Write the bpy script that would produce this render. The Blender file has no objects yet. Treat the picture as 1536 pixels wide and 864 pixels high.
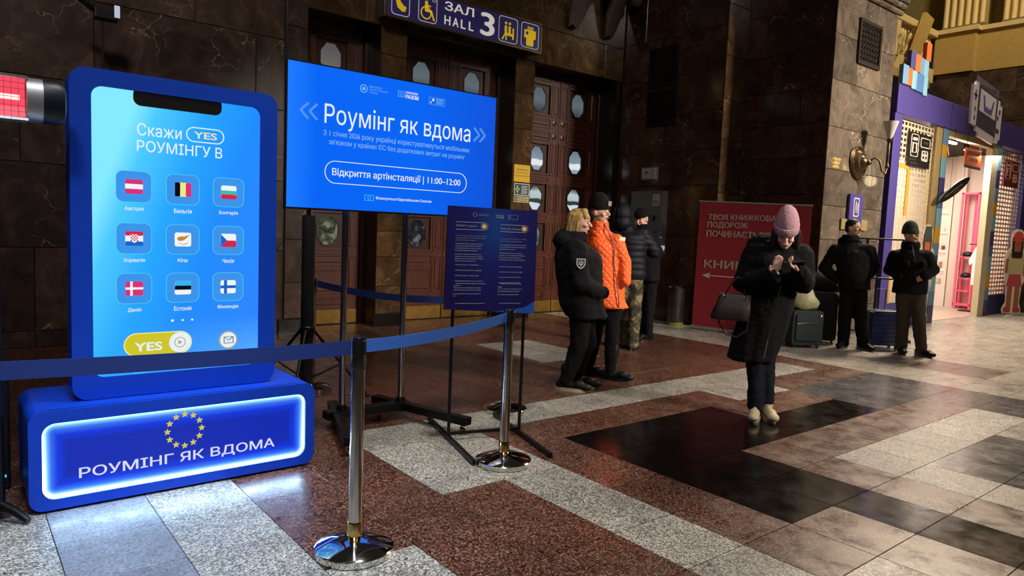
import bpy, bmesh, math, random
from mathutils import Vector, Matrix, noise
from math import sin, cos, pi, radians, atan2, hypot
random.seed(7)
S = bpy.context.scene
COL = S.collection

# ------------------------------------------------------------------ camera, world, lights, exposure
def look(obj, p, t):
    obj.location = p
    obj.rotation_euler = (Vector(t) - Vector(p)).to_track_quat('-Z', 'Y').to_euler()

yaw, pitch, roll = radians(39.0), radians(4.9), radians(2.4)
fwd = Vector((sin(yaw) * cos(pitch), cos(yaw) * cos(pitch), -sin(pitch)))
r0 = Vector((cos(yaw), -sin(yaw), 0)); u0 = r0.cross(fwd)
rgt = cos(roll) * r0 + sin(roll) * u0; upv = -sin(roll) * r0 + cos(roll) * u0
cd = bpy.data.cameras.new('camera'); cam = bpy.data.objects.new('camera', cd); COL.objects.link(cam)
M = Matrix((rgt, upv, -fwd)).transposed().to_4x4(); M.translation = (0, 0, 1.42)
cam.matrix_world = M
cd.sensor_fit = 'HORIZONTAL'; cd.sensor_width = 36; cd.lens = 36 * 1053.8 / 1536
cd.clip_start = 0.05; cd.clip_end = 200
S.camera = cam
S.view_settings.view_transform = 'Standard'; S.view_settings.look = 'None'
S.view_settings.exposure = 0.0; S.view_settings.gamma = 1.0; S.view_settings.use_curve_mapping = False
w = bpy.data.worlds.new('world'); S.world = w; w.use_nodes = True
w.node_tree.nodes['Background'].inputs[0].default_value = (1.0, 0.82, 0.62, 1)
w.node_tree.nodes['Background'].inputs[1].default_value = 0.016

def area(name, p, t, size, energy, color=(1, .85, .65), sy=None, spread=None):
    l = bpy.data.lights.new(name, 'AREA'); l.energy = energy; l.color = color; l.size = size
    if sy: l.shape = 'RECTANGLE'; l.size_y = sy
    if spread: l.spread = radians(spread)
    o = bpy.data.objects.new(name, l); COL.objects.link(o); look(o, p, t)
    return o

area('hall_lamp', (13.2, -5.0, 7.5), (11.2, 5.2, 3.0), 1.6, 150, (1, .88, .74), spread=34)
area('people_fill', (7.0, -4.2, 5.2), (6.2, 4.0, 1.3), 1.2, 82, (1, .88, .76), spread=38)  # unseen fill light added to brighten the standing people
area('led_strip', (.96, 3.792, .085), (.96, 2.6, -.25), 1.2, 3.2, (.45, .68, 1.0), sy=.02)
area('floor_fill', (.5, 1.0, 6.5), (.55, 2.9, 0), .7, 20, (.66, .80, 1.0), spread=30)  # added overhead fill that spreads bluish light over the floor by the plinth
area('hall_lamp_mid', (5, -4.5, 12.0), (6, 6, 0), 3.0, 40, (1, .84, .68))
area('entrance_lamp', (2.5, 2.6, 8.5), (2.3, 3.3, 0), 0.8, 34, (1, .96, .90), spread=42)
area('wall_fill', (-2.5, -3.5, 10.0), (3.0, 8.5, 2.4), 1.5, 110, (1, .88, .80), spread=70)  # added fill light to lift the dim walls, no visible source
area('chandelier', (15.6, 5.35, 9.2), (10.0, 3.2, 0), 1.8, 680, (1, .80, .60), spread=110)
area('balcony_lamp', (14.5, 1.5, 11.5), (18.5, 7, 6.2), 1.2, 150, (1, .86, .60), spread=90)
area('shop_lamp', (16.3, 6.1, 3.25), (16.6, 6.1, 0), 2.2, 125, (1, .88, .78), sy=1.2)
area('shop_lamp_side', (13.0, 6.3, 3.2), (13.0, 6.2, 0), 1.6, 90, (1, .90, .76), sy=1.0)
area('shop_door_lamp', (15.4, 5.45, 3.3), (14.6, 3.6, 0), 1.4, 36, (1, .84, .72), sy=.3)

# ------------------------------------------------------------------ materials
def lin(c):
    if isinstance(c, str):
        c = c.lstrip('#'); c = [int(c[i:i + 2], 16) for i in (0, 2, 4)]
    return tuple((v / 255 / 12.92 if v / 255 <= .04045 else ((v / 255 + .055) / 1.055) ** 2.4) for v in c) + (1,)

class NT:
    def __init__(s, name):
        s.m = bpy.data.materials.new(name); s.m.use_nodes = True
        s.t = s.m.node_tree; s.b = s.t.nodes['Principled BSDF']
    def n(s, typ, **kw):
        nd = s.t.nodes.new(typ)
        for k, v in kw.items():
            if k.startswith('i_'):
                key = k[2:]; key = int(key) if key.isdigit() else key.replace('_', ' ')
                nd.inputs[key].default_value = v
            else: setattr(nd, k, v)
        return nd
    def l(s, a, b): s.t.links.new(a, b)
    def ramp(s, src, stops, interp='LINEAR'):
        r = s.n('ShaderNodeValToRGB'); r.color_ramp.interpolation = interp
        e = r.color_ramp.elements
        while len(e) < len(stops): e.new(.5)
        for el, (p, c) in zip(e, stops):
            el.position = p; el.color = c if len(c) == 4 else tuple(c) + (1,)
        s.l(src, r.inputs[0]); return r.outputs[0]
    def mix(s, f, a, b, typ='MIX'):
        m = s.n('ShaderNodeMix', data_type='RGBA', blend_type=typ)
        for sock, v in ((m.inputs[0], f), (m.inputs[6], a), (m.inputs[7], b)):
            if hasattr(v, 'is_output') or isinstance(v, bpy.types.NodeSocket): s.l(v, sock)
            else: sock.default_value = v
        return m.outputs[2]
    def math(s, op, a, b=None, c=None):
        m = s.n('ShaderNodeMath', operation=op)
        for i, v in enumerate((a, b, c)):
            if v is None: continue
            if isinstance(v, bpy.types.NodeSocket): s.l(v, m.inputs[i])
            else: m.inputs[i].default_value = v
        return m.outputs[0]
    def pos(s): return s.n('ShaderNodeNewGeometry').outputs['Position']
    def noise(s, vec, scale, detail=4, rough=.6, dist=0):
        nd = s.n('ShaderNodeTexNoise', i_Scale=scale, i_Detail=detail, i_Roughness=rough, i_Distortion=dist)
        s.l(vec, nd.inputs['Vector']); return nd.outputs[0]
    def vor(s, vec, scale, feature='F1', out='Color'):
        nd = s.n('ShaderNodeTexVoronoi', feature=feature, i_Scale=scale)
        s.l(vec, nd.inputs['Vector']); return nd.outputs[out]
    def bump(s, h, strength, dist=.01):
        b = s.n('ShaderNodeBump', i_Strength=strength, i_Distance=dist)
        s.l(h, b.inputs['Height']); s.l(b.outputs[0], s.b.inputs['Normal'])

_M = {}
def mat(name, col='#808080', rough=.5, metal=0, emit=None, es=1.0, spec=.5, noise_bump=0, nscale=60, coat=0, var=0, trans=0, alpha=1):
    if name in _M: return _M[name]
    k = NT(name); b = k.b
    b.inputs['Base Color'].default_value = lin(col); b.inputs['Roughness'].default_value = rough
    b.inputs['Metallic'].default_value = metal; b.inputs['Specular IOR Level'].default_value = spec
    b.inputs['Coat Weight'].default_value = coat; b.inputs['Coat Roughness'].default_value = .08
    b.inputs['Transmission Weight'].default_value = trans
    if emit:
        b.inputs['Emission Color'].default_value = lin(emit); b.inputs['Emission Strength'].default_value = es
    p = k.n('ShaderNodeTexCoord').outputs['Object']
    nz = k.noise(p, nscale if noise_bump else 9)
    if var:
        c = lin(col); k.l(k.ramp(nz, [(.3, tuple(v * (1 - var) for v in c[:3])), (.7, tuple(min(1, v * (1 + var)) for v in c[:3]))]), b.inputs['Base Color'])
    if noise_bump: k.bump(nz, noise_bump)
    _M[name] = k.m; return k.m

def granite(name, cols, rough=.2, scale=150, wet=True, blotch=None):
    k = NT(name); p = k.pos()
    c = k.vor(p, scale); sep = k.n('ShaderNodeSeparateColor'); k.l(c, sep.inputs[0])
    n2 = k.noise(p, 26, 6, .8)
    f = k.math('ADD', k.math('MULTIPLY', sep.outputs[0], .66), k.math('MULTIPLY', n2, .38))
    base = k.ramp(f, cols)
    big = k.noise(p, 2.3, 3, .6)
    base = k.mix(1.0, base, k.ramp(big, [(.3, (.72, .72, .72)), (.7, (1.15, 1.12, 1.1))]), 'MULTIPLY')
    oi = k.n('ShaderNodeObjectInfo').outputs['Random']
    base = k.mix(1.0, base, k.ramp(oi, [(0, (.84, .84, .84)), (1, (1.12, 1.1, 1.1))]), 'MULTIPLY')
    if blotch:
        bl = k.noise(p, 9, 4, .7)
        base = k.mix(k.ramp(bl, [(.56, (0, 0, 0)), (.66, (.75, .75, .75))]), base, blotch)
    k.l(base, k.b.inputs['Base Color'])
    sc = k.n('ShaderNodeMapping', i_Scale=(1.0, 1.0, 1.0)); k.l(p, sc.inputs[0])
    rn = k.noise(sc.outputs[0], 5.5, 5, .65, .4)
    k.l(k.ramp(rn, [(.36, (rough * .72,) * 3), (.64, (rough * 1.2,) * 3)]), k.b.inputs['Roughness'])
    k.b.inputs['Specular IOR Level'].default_value = .5
    k.bump(k.noise(p, 7, 3, .5), .12, .01)
    return k.m

RED = granite('red_granite', [(.14, lin('#090605')), (.36, lin('#25150f')), (.52, lin('#4e2f23')), (.70, lin('#6b4233')), (.90, lin('#98806f'))], .33)
GREY = granite('grey_granite', [(.14, lin('#141413')), (.36, lin('#5c5c57')), (.58, lin('#8a8a82')), (.85, lin('#c4c4bc'))], .45)
BLACKG = granite('black_granite', [(.2, lin('#070505')), (.6, lin('#0d0a0a')), (.95, lin('#1a1514'))], .17)
SLATE = granite('slate_granite', [(.2, lin('#2c2c2e')), (.5, lin('#4a4a4c')), (.9, lin('#66666a'))], .25)
PALE = granite('pale_granite', [(.2, lin('#5a5650')), (.45, lin('#97938a')), (.65, lin('#aeaaa0')), (.9, lin('#c8c4ba'))], .30)
DKRED = granite('dark_red_granite', [(.2, lin('#1a0f0d')), (.45, lin('#43251f')), (.7, lin('#5e382e')), (.95, lin('#8a6e60'))], .26)

SLATEL = granite('light_slate', [(.2, lin('#4c525c')), (.5, lin('#6e747e')), (.9, lin('#8a9098'))], .45)
def marble(name, dark, mid, light, vein, rough=.14, patch=1.0):
    k = NT(name); p = k.pos()
    oi = k.n('ShaderNodeObjectInfo').outputs['Random']
    off = k.n('ShaderNodeCombineXYZ'); k.l(k.math('MULTIPLY', oi, 37.0), off.inputs[0]); k.l(k.math('MULTIPLY', oi, 11.0), off.inputs[2])
    va = k.n('ShaderNodeVectorMath', operation='ADD'); k.l(p, va.inputs[0]); k.l(off.outputs[0], va.inputs[1]); v = va.outputs[0]
    base = k.ramp(k.noise(v, 2.2, 8, .68, 1.2), [(.3, lin(dark)), (.52, lin(mid)), (.72, lin(light))])
    base = k.mix(1.0, base, k.ramp(oi, [(0, (.75, .75, .75)), (1, (1.2, 1.15, 1.1))]), 'MULTIPLY')
    # thin veins = cell borders of a distorted voronoi
    dn = k.n('ShaderNodeTexNoise', i_Scale=3.5, i_Detail=5.0); k.l(v, dn.inputs['Vector'])
    dm = k.n('ShaderNodeVectorMath', operation='MULTIPLY_ADD'); k.l(dn.outputs['Color'], dm.inputs[0]); dm.inputs[1].default_value = (.55, .55, .55); k.l(v, dm.inputs[2])
    e = k.vor(dm.outputs[0], 3.0, 'DISTANCE_TO_EDGE', 'Distance')
    vm = k.math('MULTIPLY', k.ramp(e, [(0.0, (1, 1, 1)), (.018, (0, 0, 0))]), k.ramp(k.noise(v, 1.9, 3, .6), [(.5, (0, 0, 0)), (.62, (1, 1, 1))]))
    base = k.mix(k.math('MULTIPLY', vm, .7), base, lin(vein))
    e2 = k.noise(dm.outputs[0], 7.5, 6, .75, 1.5)
    sp = k.ramp(e2, [(.665, (0, 0, 0)), (.73, (1, 1, 1))])
    base = k.mix(k.math('MULTIPLY', sp, .55 * patch), base, lin(vein))
    k.l(base, k.b.inputs['Base Color']); k.b.inputs['Roughness'].default_value = rough
    k.b.inputs['Specular IOR Level'].default_value = .45
    return k.m
MARB = marble('brown_marble', '#241b19', '#40322c', '#5e4c40', '#a89880', .26)
MARBD = marble('dark_brown_marble', '#231815', '#402c22', '#5a4232', '#a08c74', .12, .8)
MARBG = marble('greybrown_marble', '#403830', '#60564b', '#7a6e60', '#c4b8a4', .03, .7)
MARBS = marble('golden_brown_marble', '#2a1f14', '#463522', '#6a5236', '#8f7c5e', .14, .6)
JOINT = mat('joint_mortar', '#0c0908', .9)

WOOD = None
def wood(name, a, b, rough=.35):
    k = NT(name); p = k.pos()
    mp = k.n('ShaderNodeMapping', i_Scale=(6, 6, .8)); k.l(p, mp.inputs[0])
    nz = k.noise(mp.outputs[0], 6, 6, .6, .8)
    k.l(k.ramp(nz, [(.3, lin(a)), (.7, lin(b))]), k.b.inputs['Base Color'])
    k.b.inputs['Roughness'].default_value = rough; k.bump(nz, .08)
    return k.m
WOOD = wood('mahogany', '#2c130c', '#54281a'); WOODD = wood('mahogany_dark', '#1f0d08', '#3a1b12')
STEEL = mat('brushed_steel', '#b9b4ac', .16, 1); CHROME = mat('chrome', '#d8d5d0', .07, 1)
BLACKM = mat('black_metal', '#0b0b0d', .38, .3); BLACKP = mat('black_plastic', '#0a0a0c', .45)
BRASS = mat('worn_brass', '#7a5c22', .42, .6, var=.25)
NAVYP = mat('navy_paint', '#0b2f9c', .45, spec=.4)
WHITEP = mat('white_paint', '#e8e4dc', .5)
WHITEL = mat('white_screen_lettering', '#000000', .5, emit='#eaf6ff', es=.95, spec=0)

# ------------------------------------------------------------------ geometry helpers
WM = {}
class Fr:      # a flat frame standing in the world: u to the viewer's right, v up, d towards the viewer
    def __init__(s, o, ang=0, tilt=0):
        a = radians(ang); s.o = Vector(o)
        s.U = Vector((cos(a), sin(a), 0)); s.N = Vector((sin(a), -cos(a), 0)); s.V = Vector((0, 0, 1))
        if tilt:
            t = radians(tilt); s.V, s.N = cos(t) * s.V + sin(t) * s.N, cos(t) * s.N - sin(t) * s.V
    def p(s, u, v, d=0): return s.o + s.U * u + s.V * v + s.N * d
    def mat(s): return Matrix((s.U, s.V, s.N)).transposed()

def circ(cx, cy, r, n=24, ry=None, a0=0):
    ry = r if ry is None else ry
    return [(cx + r * cos(a0 + 2 * pi * i / n), cy + ry * sin(a0 + 2 * pi * i / n)) for i in range(n)]
def rrect(x0, x1, y0, y1, r, n=6):
    o = []
    for cx, cy, a in ((x1 - r, y0 + r, -pi / 2), (x1 - r, y1 - r, 0), (x0 + r, y1 - r, pi / 2), (x0 + r, y0 + r, pi)):
        for i in range(n + 1): t = a + pi / 2 * i / n; o.append((cx + r * cos(t), cy + r * sin(t)))
    return o
def rect(x0, x1, y0, y1): return [(x0, y0), (x1, y0), (x1, y1), (x0, y1)]
def star(cx, cy, r, n=5, inner=.42):
    return [(cx + (r if i % 2 == 0 else r * inner) * sin(pi * i / n), cy + (r if i % 2 == 0 else r * inner) * cos(pi * i / n)) for i in range(2 * n)][::-1]

class G:
    def __init__(s): s.v = []; s.f = []
    def add(s, vs, fs):
        b = len(s.v); s.v += [Vector(p) for p in vs]; s.f += [tuple(i + b for i in f) for f in fs]; return s
    def box(s, x0, x1, y0, y1, z0, z1):
        return s.add([(x, y, z) for x in (x0, x1) for y in (y0, y1) for z in (z0, z1)],
                     [(0, 1, 3, 2), (4, 6, 7, 5), (0, 4, 5, 1), (2, 3, 7, 6), (0, 2, 6, 4), (1, 5, 7, 3)])
    def cbox(s, fr, u0_, u1_, v0, v1, d0, d1, ch=.004):   # box standing off a frame with a chamfered front
        a = [fr.p(u, v, d0) for u, v in rect(u0_, u1_, v0, v1)]
        b = [fr.p(u, v, d1 - ch) for u, v in rect(u0_, u1_, v0, v1)]
        c = [fr.p(u, v, d1) for u, v in rect(u0_ + ch, u1_ - ch, v0 + ch, v1 - ch)]
        fs = [(0, 3, 2, 1), (8, 9, 10, 11)]
        for k in (0, 4):
            for i in range(4): j = (i + 1) % 4; fs.append((k + i, k + j, k + 4 + j, k + 4 + i))
        return s.add(a + b + c, fs)
    def poly(s, fr, pts, d0, d1):
        n = len(pts)
        vs = [fr.p(u, v, d0) for u, v in pts] + [fr.p(u, v, d1) for u, v in pts]
        fs = [tuple(range(n))[::-1], tuple(range(n, 2 * n))]
        fs += [(i, (i + 1) % n, n + (i + 1) % n, n + i) for i in range(n)]
        return s.add(vs, fs)
    def ring(s, fr, out, inn, d0, d1):
        n = len(out); vs = []
        for pts, d in ((out, d0), (inn, d0), (out, d1), (inn, d1)): vs += [fr.p(u, v, d) for u, v in pts]
        fs = []
        for i in range(n):
            j = (i + 1) % n
            fs += [(i, n + i, n + j, j), (2 * n + i, 2 * n + j, 3 * n + j, 3 * n + i), (i, j, 2 * n + j, 2 * n + i), (n + i, 3 * n + i, 3 * n + j, n + j)]
        return s.add(vs, fs)
    def loft(s, rings, closed=False):
        n = len(rings[0]); vs = [p for r in rings for p in r]; fs = []
        for k in range(len(rings) - 1):
            for i in range(n):
                j = (i + 1) % n; fs.append((k * n + i, k * n + j, (k + 1) * n + j, (k + 1) * n + i))
        if not closed: fs += [tuple(range(n))[::-1], tuple(range((len(rings) - 1) * n, len(rings) * n))]
        return s.add(vs, fs)
    def cyl(s, p0, p1, r0_, r1_=None, n=16):
        r1_ = r0_ if r1_ is None else r1_; return s.tube([p0, p1], [r0_, r1_], n)
    def tube(s, pts, r, n=10):
        pts = [Vector(p) for p in pts]; rr = r if isinstance(r, (list, tuple)) else [r] * len(pts)
        rings = []; t0 = (pts[1] - pts[0]).normalized(); a = t0.orthogonal().normalized()
        for i, p in enumerate(pts):
            t = (pts[min(i + 1, len(pts) - 1)] - pts[max(i - 1, 0)]).normalized()
            a = (a - t * a.dot(t)).normalized(); b = t.cross(a)
            rings.append([p + (a * cos(2 * pi * k / n) + b * sin(2 * pi * k / n)) * rr[i] for k in range(n)])
        return s.loft(rings)
    def lathe(s, c, prof, n=24, axis=(0, 0, 1), sx=1, sy=1):
        ax = Vector(axis).normalized(); a = Vector((1, 0, 0)) if abs(ax.z) > .9 else ax.orthogonal().normalized()
        b = ax.cross(a); c = Vector(c)
        return s.loft([[c + ax * h + (a * cos(2 * pi * k / n) * sx + b * sin(2 * pi * k / n) * sy) * max(r, 1e-4) for k in range(n)] for r, h in prof])
    def ell(s, c, rad, R=None, n=14, m=9):
        c = Vector(c); R = R or Matrix.Identity(3); rings = []
        for j in range(1, m):
            t = pi * j / m
            rings.append([c + R @ Vector((rad[0] * sin(t) * cos(2 * pi * i / n), rad[1] * sin(t) * sin(2 * pi * i / n), -rad[2] * cos(t))) for i in range(n)])
        return s.loft(rings)
    def cap(s, p0, r0_, p1, r1_, n=12):
        s.ell(p0, (r0_,) * 3, n=n, m=8); s.ell(p1, (r1_,) * 3, n=n, m=8); return s.cyl(p0, p1, r0_, r1_, n)
    def build(s, name, m, parent=None, smooth=None, voxel=None, sm=0, disp=None, bev=0):
        me = bpy.data.meshes.new(name)
        vs = s.v
        if parent is not None:
            inv = WM[parent.name].inverted(); vs = [inv @ v for v in vs]
        me.from_pydata([tuple(v) for v in vs], [], s.f); me.update()
        o = bpy.data.objects.new(name, me); COL.objects.link(o)
        if parent is not None: o.parent = parent; WM[o.name] = WM[parent.name].copy()
        else: WM[o.name] = Matrix.Identity(4)
        if m is not None: me.materials.append(m)
        bm = bmesh.new(); bm.from_mesh(me); bmesh.ops.recalc_face_normals(bm, faces=bm.faces)
        if bev:
            bmesh.ops.bevel(bm, geom=[e for e in bm.edges if e.is_manifold and e.calc_face_angle(0) > .6], offset=bev, segments=2, affect='EDGES', profile=.6)
        bm.to_mesh(me); bm.free()
        if voxel:
            md = o.modifiers.new('r', 'REMESH'); md.mode = 'VOXEL'; md.voxel_size = voxel; md.use_smooth_shade = True
            if sm: ms = o.modifiers.new('s', 'SMOOTH'); ms.iterations = sm; ms.factor = .5
            dg = bpy.context.evaluated_depsgraph_get(); me2 = bpy.data.meshes.new_from_object(o.evaluated_get(dg))
            o.modifiers.clear(); o.data = me2; bpy.data.meshes.remove(me); me = me2; me.name = name
            if disp:
                nn = [v.normal.copy() for v in me.vertices]
                for v, q in zip(me.vertices, nn): v.co += q * disp(v.co)
            for p in me.polygons: p.use_smooth = True
            if m is not None and not me.materials: me.materials.append(m)
        elif smooth:
            for p in me.polygons: p.use_smooth = True
            me.set_sharp_from_angle(angle=radians(smooth))
        return o

def thing(name, label, cat, loc=(0, 0, 0), rz=0, group=None):
    o = bpy.data.objects.new(name, None); COL.objects.link(o)
    o.location = loc; o.rotation_euler = (0, 0, radians(rz)); o['label'] = label; o['category'] = cat
    o.empty_display_size = .1
    if group: o['group'] = group
    WM[o.name] = Matrix.Translation(loc) @ Matrix.Rotation(radians(rz), 4, 'Z')
    return o
def tag(o, label, cat, group=None):
    o['label'] = label; o['category'] = cat
    if group: o['group'] = group
    return o
def struct(o): o['kind'] = 'structure'; return o

from mathutils.geometry import delaunay_2d_cdt
_T = {}
def glyphs(s, bold):
    """outline every glyph contour, pair it with its own holes and fill it (overlapping strokes stay solid)"""
    if (s, bold) in _T: return _T[(s, bold)]
    cu = bpy.data.curves.new('t', 'FONT'); cu.body = s; cu.size = 1
    ob = bpy.data.objects.new('t', cu); COL.objects.link(ob)
    c2 = ob.to_curve(bpy.context.evaluated_depsgraph_get()); loops = []
    for sp in c2.splines:
        bp = sp.bezier_points; pts = []
        if sp.type != 'BEZIER': pts = [(p.co.x, p.co.y) for p in sp.points]
        else:
            for a, b in zip(bp, list(bp[1:]) + [bp[0]]):
                p0, p1, p2, p3 = a.co, a.handle_right, b.handle_left, b.co
                straight = abs((p1 - p0).cross(p3 - p0).z) + abs((p2 - p0).cross(p3 - p0).z) < 1e-5
                for q in range(1 if straight else 4):
                    t_ = q / 4; pt = p0 * (1 - t_) ** 3 + p1 * 3 * t_ * (1 - t_) ** 2 + p2 * 3 * t_ * t_ * (1 - t_) + p3 * t_ ** 3
                    if not pts or hypot(pt.x - pts[-1][0], pt.y - pts[-1][1]) > 1e-4: pts.append((pt.x, pt.y))
        if len(pts) > 2: loops.append(pts)
    ob.to_curve_clear(); bpy.data.objects.remove(ob); bpy.data.curves.remove(cu)
    if not loops: return ([], [])
    V, E_, n0 = [], [], 0
    for l in loops: V += [Vector(p) for p in l]; E_ += [(n0 + i, n0 + (i + 1) % len(l)) for i in range(len(l))]; n0 += len(l)
    ov, oe, of, *_ = delaunay_2d_cdt(V, E_, [], 0, 1e-6)
    bb = [(min(p[0] for p in l), max(p[0] for p in l), min(p[1] for p in l), max(p[1] for p in l), l) for l in loops]
    def wind(x, y):
        n_ = 0
        for a0, a1, b0_, b1_, l in bb:
            if not (a0 <= x <= a1 and b0_ <= y <= b1_): continue
            px_, py_ = l[-1]
            for qx, qy in l:
                if (py_ > y) != (qy > y) and x < (qx - px_) * (y - py_) / (qy - py_) + px_: n_ += 1 if qy > py_ else -1
                px_, py_ = qx, qy
        return n_
    keep_ = [f for f in of if wind(sum(ov[i].x for i in f) / len(f), sum(ov[i].y for i in f) / len(f)) != 0]; vs, fs = [], []
    for dx, dy in (((0, 0),) if not bold else ((-bold, 0), (bold, 0), (0, bold * .6), (0, -bold * .6))):
        b0 = len(vs); vs += [(p.x + dx, p.y + dy, 0) for p in ov]; fs += [tuple(b0 + i for i in f) for f in keep_]
    _T[(s, bold)] = (vs, fs); return vs, fs
def txt(s, fr, box, m, parent, name='lettering', d=.002, depth=.001, bold=0, keep=True, label=None, align='C', mirror=False):
    """lettering fitted in box (u0,u1,v0,v1) on frame fr"""
    vs_, fs_ = glyphs(s, bold)
    me = bpy.data.meshes.new(name); me.from_pydata(vs_, [], fs_)
    xs = [v.co.x for v in me.vertices]; ys = [v.co.y for v in me.vertices]
    if not xs: return None
    x0, x1, y0, y1 = min(xs), max(xs), min(ys), max(ys)
    kx = (box[1] - box[0]) / (x1 - x0); ky = (box[3] - box[2]) / (y1 - y0)
    inv = WM[parent.name].inverted()
    for v in me.vertices:
        u = box[0] + (v.co.x - x0) * kx; q = box[2] + (v.co.y - y0) * ky
        v.co = inv @ fr.p(u, q, d)
    me.name = name; me.materials.clear(); me.materials.append(m)
    o = bpy.data.objects.new(name, me); COL.objects.link(o); o.parent = parent; WM[o.name] = WM[parent.name].copy()
    if label: o['label'] = label
    return o
def flat(fr, pts, m, parent, name, d0=0, d1=.002, label=None):
    o = G().poly(fr, pts, d0, d1).build(name, m, parent)
    if label: o['label'] = label
    return o

# ------------------------------------------------------------------ floor
T0x, T0y, TS = .337, 1.742, .42
def tile_mat(i, j):
    if (7 <= i < 9 and 0 <= j < 4) or (9 <= i < 11 and 2 <= j < 4) or (11 <= i < 14 and j == 2) or (i == 8 and j < 0): return BLACKG
    if (14 <= i < 18 and j in (2, 3)) or (11 <= i < 14 and j < 0) or (16 <= i < 18 and j in (0, 1)): return SLATE
    if i == 0 and j < 5: return SLATEL
    if j < 5 and (i < 0 or i == 1): return GREY
    if i == 2 and j < 2: return GREY
    if i == 4 and 3 <= j < 6: return GREY
    if i == 5 and j < 6: return GREY
    if j == 5 and 4 <= i <= 16: return GREY
    if i in (12, 13) and j == 4: return GREY
    if i == 10 and j <= 0: return GREY
    if j == 0 and 10 <= i <= 15: return GREY
    if i == 6 and j < -1: return GREY
    if 14 <= i < 18 and j < 0: return PALE
    if j in (9, 10, 11) and i in (11, 12): return GREY
    if i >= 18: return RED if (i in (20, 21) and j in (2, 3)) or (i in (22, 23, 24) and j < 0) else PALE
    if j >= 6 and i < 8: return DKRED
    return RED
floor = struct(G().box(-4, 32, -8, 14, -.2, -.004).build('floor', JOINT))
def proj(p):
    q = Vector(p) - Vector((0, 0, 1.42)); w_ = q.dot(fwd)
    return (768 + 1053.8 * q.dot(rgt) / w_, 432 - 1053.8 * q.dot(upv) / w_, w_) if w_ > .2 else None
cells = []
for i in range(-8, 60):
    for j in range(-18, 20):
        x, y = T0x + TS * (i + .5), T0y + TS * (j + .5)
        if y > 8.9 or (x > 9.2 and y > 6.4) or (9.7 < x < 11.7 and y > 5.1): continue
        q = proj((x, y, 0)); vis = q and -60 < q[0] < 1600 and 0 < q[1] < 930
        area_ = 1 / (x * x + y * y) ** 1.5 if vis else 0
        cells.append((area_, i, j))
cells.sort(reverse=True)
tile_me = {}
def tile_mesh(m):
    if m.name not in tile_me:
        f0 = Fr((0, 0, 0)); g = G(); h = TS / 2 - .0017; c = .0010
        a = [(x, y, -.02) for x, y in rect(-h, h, -h, h)]; b = [(x, y, -c) for x, y in rect(-h, h, -h, h)]; t = [(x, y, 0) for x, y in rect(-h + c, h - c, -h + c, h - c)]
        g.add(a + b + t, [(0, 3, 2, 1), (8, 9, 10, 11)] + [(k + i, k + (i + 1) % 4, k + 4 + (i + 1) % 4, k + 4 + i) for k in (0, 4) for i in range(4)])
        me = bpy.data.meshes.new('tile'); me.from_pydata([tuple(v) for v in g.v], [], g.f); me.materials.append(m); tile_me[m.name] = me
    return tile_me[m.name]
rest = {}
for n_, (a_, i, j) in enumerate(cells):
    m = tile_mat(i, j); x, y = T0x + TS * (i + .5), T0y + TS * (j + .5)
    if n_ < 296 and a_ > 0:
        o = bpy.data.objects.new('tile', tile_mesh(m)); COL.objects.link(o); o.parent = floor; o.location = (x, y, 0)
    else:
        g = rest.setdefault(m.name, (G(), m))[0]; h = TS / 2 - .0012
        g.add([(x - h, y - h, 0), (x + h, y - h, 0), (x + h, y + h, 0), (x - h, y + h, 0)], [(0, 1, 2, 3)])
for g, m in rest.values():
    o = g.build('floor_paving', m, floor); o['kind'] = 'stuff'

# ------------------------------------------------------------------ walls faced with marble panels
def wallface(parent, fr, u0_, u1_, zs, width, m, proud=.02, shift=.5, fixed=None):
    for r in range(len(zs) - 1):
        z0, z1 = zs[r], zs[r + 1]
        if fixed and r in fixed: cuts = [c for c in fixed[r] if u0_ < c < u1_]
        else:
            cuts = []; c = u0_ + width * (shift if r % 2 else 1.0)
            while c < u1_ - width * .25: cuts.append(c); c += width
        cc = [u0_] + cuts + [u1_]
        for a, b in zip(cc, cc[1:]):
            G().cbox(fr, a + .003, b - .003, z0 + .003, z1 - .003, 0, proud, .004).build('marble_panel', m, parent)

# entrance wall: one body with three door openings
YF, YD = 8.57, 8.98
g = G()
for x0, x1, z0, z1 in ((-3, 3.53, 0, 8), (4.54, 4.93, 0, 4.0), (6.83, 7.21, 0, 4.0), (3.53, 9.3, 4.0, 8)):
    g.box(x0, x1, YF, YF + .75, z0, z1)
g.box(9.07, 9.3, YF, YF + .75, 0, 4.0)
wb = struct(g.build('wall_back', mat('jamb_marble', '#1a1210', .3, var=.3)))
F8 = Fr((0, YF, 0))
wallface(wb, F8, -2.0, 3.24, [0, .17, 1.02, 1.87, 2.72, 3.56, 4.4, 5.3], 1.35, MARB,
         fixed={4: [-.3, 1.24, 2.9], 3: [-1.0, .6, 2.05], 5: [.75, 2.225], 2: [0, 1.3, 2.6], 1: [-.7, .7, 2.0]})
wallface(wb, F8, 3.27, 3.53, [.17, .62, 1.16, 2.0, 2.85, 3.74, 4.6], 1, MARB, .035)
wallface(wb, F8, 4.54, 4.93, [.17, .55, .95, 1.3, 1.95, 2.75, 3.64, 4.0], 1, MARBS, .02)
wallface(wb, F8, 6.83, 7.21, [.17, .95, 1.3, 1.95, 2.4, 2.95, 3.5, 4.0], 1, MARBS, .02)
wallface(wb, F8, 3.53, 9.18, [4.0, 4.55, 5.4], 1.3, MARBS, .03)
for x0, x1 in ((4.50, 4.97), (6.79, 7.25), (3.2, 3.57)):
    struct(G().box(x0, x1, YF - .06, YF - .005, 0, .16).build('baseboard_back', mat('black_marble_base', '#0c0908', .2), wb))

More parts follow.
